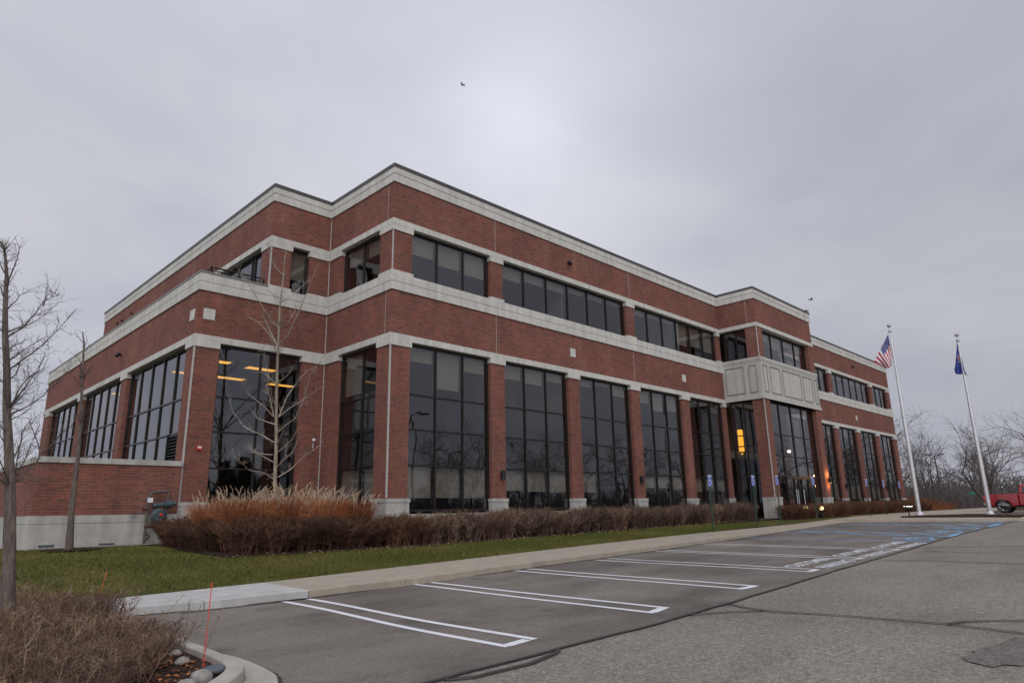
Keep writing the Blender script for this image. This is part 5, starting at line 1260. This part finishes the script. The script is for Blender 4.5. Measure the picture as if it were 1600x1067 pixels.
# trees across the lot behind the viewer: they show mirrored in the window glass
mg = 'bare trees across the lot mirrored in the window glass'
for i, (x, y, s) in enumerate([(30, -46, 1.0), (37, -43, 1.2), (44, -45, 1.25), (51, -42, 1.3), (58, -40, 1.35), (64, -36, 1.4), (24, -52, .8), (70, -30, 1.4), (74, -24, 1.3), (14, -56, .7), (33, -38, 1.1), (47, -36, 1.2)]):
    o = dup(ft[i % 4], (x, y, gz(x, y)-.1), rr.uniform(0, 6.28), s, 'bare tree across the car park seen only mirrored in the windows'); o['group'] = mg
# dark evergreens across the lot: they make the dark shape low in the left window
eg = 'dark evergreens across the lot mirrored in the left window'
def evergreen(seed, H):
    rng = np.random.default_rng(seed); t = thing('evergreen_tree', 'dark evergreen across the car park seen only mirrored in the left window', 'tree', (0, 0, 0), 0, eg, world=False)
    MB().lathe([(.16, -.3), (.12, H*.5), (.03, H*.97)], (0, 0, 0), 8).build('trunk', M['bark_far'], t)
    A = []; B = []
    for k in range(2300):
        z = H*(.06+.93*rng.uniform()**.8); r = (H-z)*.42+.15; th = rng.uniform(0, 6.283); d = np.array([math.cos(th), math.sin(th), -.25]); p = np.array([0, 0, z]); e = p+d*r*rng.uniform(.6, 1.05)
        for j in range(3): s = rng.uniform(.3, 1); c = p*(1-s)+e*s; A.append(c); B.append(c+rng.normal(0, .2, 3)+d*.25)
    stick_mesh('crown', A, B, .05, .02, rng.uniform(0, 1, len(A)), M['needles'], t); return t
e0 = evergreen(61, 8.2); e1 = evergreen(62, 7.2)
for i, (x, y, s) in enumerate([(23.5, -56, 1.0), (20.5, -55, .95), (26.5, -57, .95), (17.5, -54, .85), (29.5, -58, .8), (22, -58, 1.1), (14.5, -53, .75)]):
    o = (e0, e1)[i] if i < 2 else dup((e0, e1)[i % 2], (0, 0, 0)); o.location = (x, y, gz(x, y)-.1); o.scale = (s, s, s); o.rotation_euler = (0, 0, rr.uniform(0, 6))
def brush(name, label, region, n, H, mat, seed, r=.02):
    rng = np.random.default_rng(seed); x0, x1, y0, y1 = region; X = rng.uniform(x0, x1, n); Y = rng.uniform(y0, y1, n)
    cl = .55+.45*np.sin(X*.35+1.7*np.sin(Y*.3))*np.cos(Y*.27); h = H*rng.uniform(.35, 1, n)*np.clip(cl, .35, 1)
    P = np.c_[X, Y, [gz(x, y)-.2 for x, y in zip(X, Y)]]; A = []; B = []; ra = []
    tip = P+np.c_[rng.normal(0, .22, n)*h, rng.normal(0, .22, n)*h, h]; A = [P]; B = [tip]; ra = [np.full(n, r)]
    for k in range(5):
        s = rng.uniform(.25, .95, n)[:, None]; c = P*(1-s)+tip*s; e = c+np.c_[rng.normal(0, .3, n)*h*.5, rng.normal(0, .3, n)*h*.5, np.abs(rng.normal(.3, .2, n))*h*.6]; A.append(c); B.append(e); ra.append(np.full(n, r*.7))
    A = np.concatenate(A); B = np.concatenate(B); ra = np.concatenate(ra); o = stick_mesh(name, A, B, ra, ra*.5, rng.uniform(0, 1, len(A)), mat); tag(o, label, 'brush', None, 'stuff')
brush('scrub', 'purple brown leafless scrub below the far trees on the right', (57, 82, -14, 9), 2600, 3.0, M['twig_far'], 51)
brush('reed_bank', 'bank of rusty orange tall grass past the far end of the building', (53, 58.5, -2.8, 1.8), 2600, 1.35, M['straw'], 52, .012)
brush('far_treeline', 'distant dark treeline on the horizon at right', (130, 235, -110, 60), 5200, 9.5, M['twig_far'], 53, .11)
brush('mirrored_treeline', 'treeline far across the lot behind the viewer, mirrored in glass', (-40, 140, -95, -70), 3600, 6.5, M['twig_far'], 54, .09)
brush('left_treeline', 'treeline beyond the far side of the building', (-60, -10, 70, 110), 1500, 4.5, M['twig_far'], 55, .09)
# small road sign and gate posts by the far drive
t = thing('road_sign', 'tiny green road sign on a post beyond the car park', 'sign', (63.5, -3.2, -.6))
MB().box(63.47, 63.53, -3.23, -3.17, -.9, 1.0).build('post', M['pipe'], t); MB().box(63.44, 63.47, -3.55, -2.85, .72, .98).build('sign_plate', simple('sign_green_plate', (.05, .30, .24), .5), t)
# ------------------------------------------------------------------ sky, sun, camera
wd = bpy.data.worlds.new('World'); sc.world = wd; wd.use_nodes = True; nt = wd.node_tree; nt.nodes.clear()
SUN_EL, SUN_AZ = math.radians(36), math.radians(212)
sky = N(nt, 'ShaderNodeTexSky', sky_type='NISHITA', sun_disc=False, sun_elevation=SUN_EL, sun_rotation=SUN_AZ, air_density=1.0, dust_density=3.0, ozone_density=1.0)
tc = N(nt, 'ShaderNodeTexCoord').outputs['Generated']
sep = N(nt, 'ShaderNodeSeparateXYZ', ins={0: tc}); zc = math_n(nt, 'MAXIMUM', sep.outputs[2], 0.0)
den = math_n(nt, 'ADD', zc, .22)
pv = N(nt, 'ShaderNodeCombineXYZ', ins={0: math_n(nt, 'DIVIDE', sep.outputs[0], den), 1: math_n(nt, 'DIVIDE', sep.outputs[1], den), 2: 0.0}).outputs[0]
n1 = noise(nt, pv, .75, 4, .5, .3); n2 = noise(nt, pv, 2.0, 4, .5, .3)
cl = math_n(nt, 'ADD', math_n(nt, 'MULTIPLY', n1, .68), math_n(nt, 'MULTIPLY', n2, .32))
col = ramp(nt, cl, [(.32, (.425, .443, .525)), (.45, (.51, .522, .597)), (.56, (.595, .60, .658)), (.70, (.675, .675, .705))])
# brighter where the sun stands behind the cloud, and overhead (overcast sky)
bd = Vector((.60, .60, .53)).normalized()
dt = N(nt, 'ShaderNodeVectorMath', operation='DOT_PRODUCT', ins={0: tc, 1: tuple(bd)}).outputs['Value']
glow = math_n(nt, 'MULTIPLY', math_n(nt, 'POWER', math_n(nt, 'MAXIMUM', dt, 0.0), 26.0), .26)
glow = math_n(nt, 'ADD', glow, math_n(nt, 'MULTIPLY', math_n(nt, 'POWER', math_n(nt, 'MAXIMUM', dt, 0.0), 260.0), .17))
zen = math_n(nt, 'MULTIPLY', math_n(nt, 'POWER', zc, 3.0), .55)
back = math_n(nt, 'MULTIPLY', math_n(nt, 'MAXIMUM', math_n(nt, 'MULTIPLY', math_n(nt, 'ADD', sep.outputs[0], sep.outputs[1]), -.5), 0.0), 1.2)
west = math_n(nt, 'MULTIPLY', math_n(nt, 'MULTIPLY', math_n(nt, 'MAXIMUM', math_n(nt, 'MULTIPLY', sep.outputs[0], -1.0), 0.0), .95), math_n(nt, 'MAXIMUM', math_n(nt, 'SUBTRACT', 1.0, math_n(nt, 'MULTIPLY', zc, 2.2)), 0.25))
east = math_n(nt, 'MULTIPLY', math_n(nt, 'MAXIMUM', math_n(nt, 'SUBTRACT', sep.outputs[0], sep.outputs[1]), 0.0), -.16)
low = math_n(nt, 'MULTIPLY', math_n(nt, 'SUBTRACT', 1.0, math_n(nt, 'MINIMUM', math_n(nt, 'MULTIPLY', zc, 3.2), 1.0)), -.035)
gain = math_n(nt, 'ADD', math_n(nt, 'ADD', west, east), math_n(nt, 'ADD', math_n(nt, 'ADD', math_n(nt, 'ADD', math_n(nt, 'ADD', 1.0, glow), zen), back), low))
cloud = N(nt, 'ShaderNodeVectorMath', operation='SCALE', ins={0: col, 'Scale': gain}).outputs[0]
bg1 = N(nt, 'ShaderNodeBackground', ins={0: sky.outputs[0], 1: .05}).outputs[0]
bg2 = N(nt, 'ShaderNodeBackground', ins={0: cloud, 1: 1.0}).outputs[0]
mx = N(nt, 'ShaderNodeMixShader', ins={0: .93, 1: bg1, 2: bg2}).outputs[0]
nt.links.new(mx, nt.nodes.new('ShaderNodeOutputWorld').inputs[0])
sl = bpy.data.lights.new('sun', 'SUN'); sl.energy = .9; sl.angle = math.radians(40); sl.color = (1, .97, .93)
so = bpy.data.objects.new('sun', sl); COL.objects.link(so)
sd = Vector((math.sin(SUN_AZ)*math.cos(SUN_EL), math.cos(SUN_AZ)*math.cos(SUN_EL), math.sin(SUN_EL)))     # towards the sun
so.rotation_euler = (-sd).to_track_quat('-Z', 'Y').to_euler(); so.location = sd*60
cd = bpy.data.cameras.new('camera'); cam = bpy.data.objects.new('camera', cd); COL.objects.link(cam); sc.camera = cam
cd.sensor_width = 36; cd.sensor_fit = 'HORIZONTAL'; cd.lens = 23.51; cd.clip_end = 3000; cd.clip_start = .1
pi_, ro, ya = 0.24854168, 0.01948463, 0.78558922
fh = Vector((math.sin(ya), math.cos(ya), 0)); rt = Vector((math.cos(ya), -math.sin(ya), 0)); up = Vector((0, 0, 1))
fwd = fh*math.cos(pi_)+up*math.sin(pi_); upc = up*math.cos(pi_)-fh*math.sin(pi_)
right = rt*math.cos(ro)-upc*math.sin(ro); cup = upc*math.cos(ro)+rt*math.sin(ro)
cam.matrix_world = Matrix(((right.x, cup.x, -fwd.x, -12.5907), (right.y, cup.y, -fwd.y, -18.3993), (right.z, cup.z, -fwd.z, 0), (0, 0, 0, 1)))
sc.view_settings.view_transform = 'Standard'; sc.view_settings.look = 'None'; sc.view_settings.exposure = 0; sc.view_settings.gamma = 1; sc.view_settings.use_curve_mapping = False
sc.cycles.max_bounces = 8; sc.cycles.transparent_max_bounces = 12; sc.cycles.sample_clamp_indirect = 4
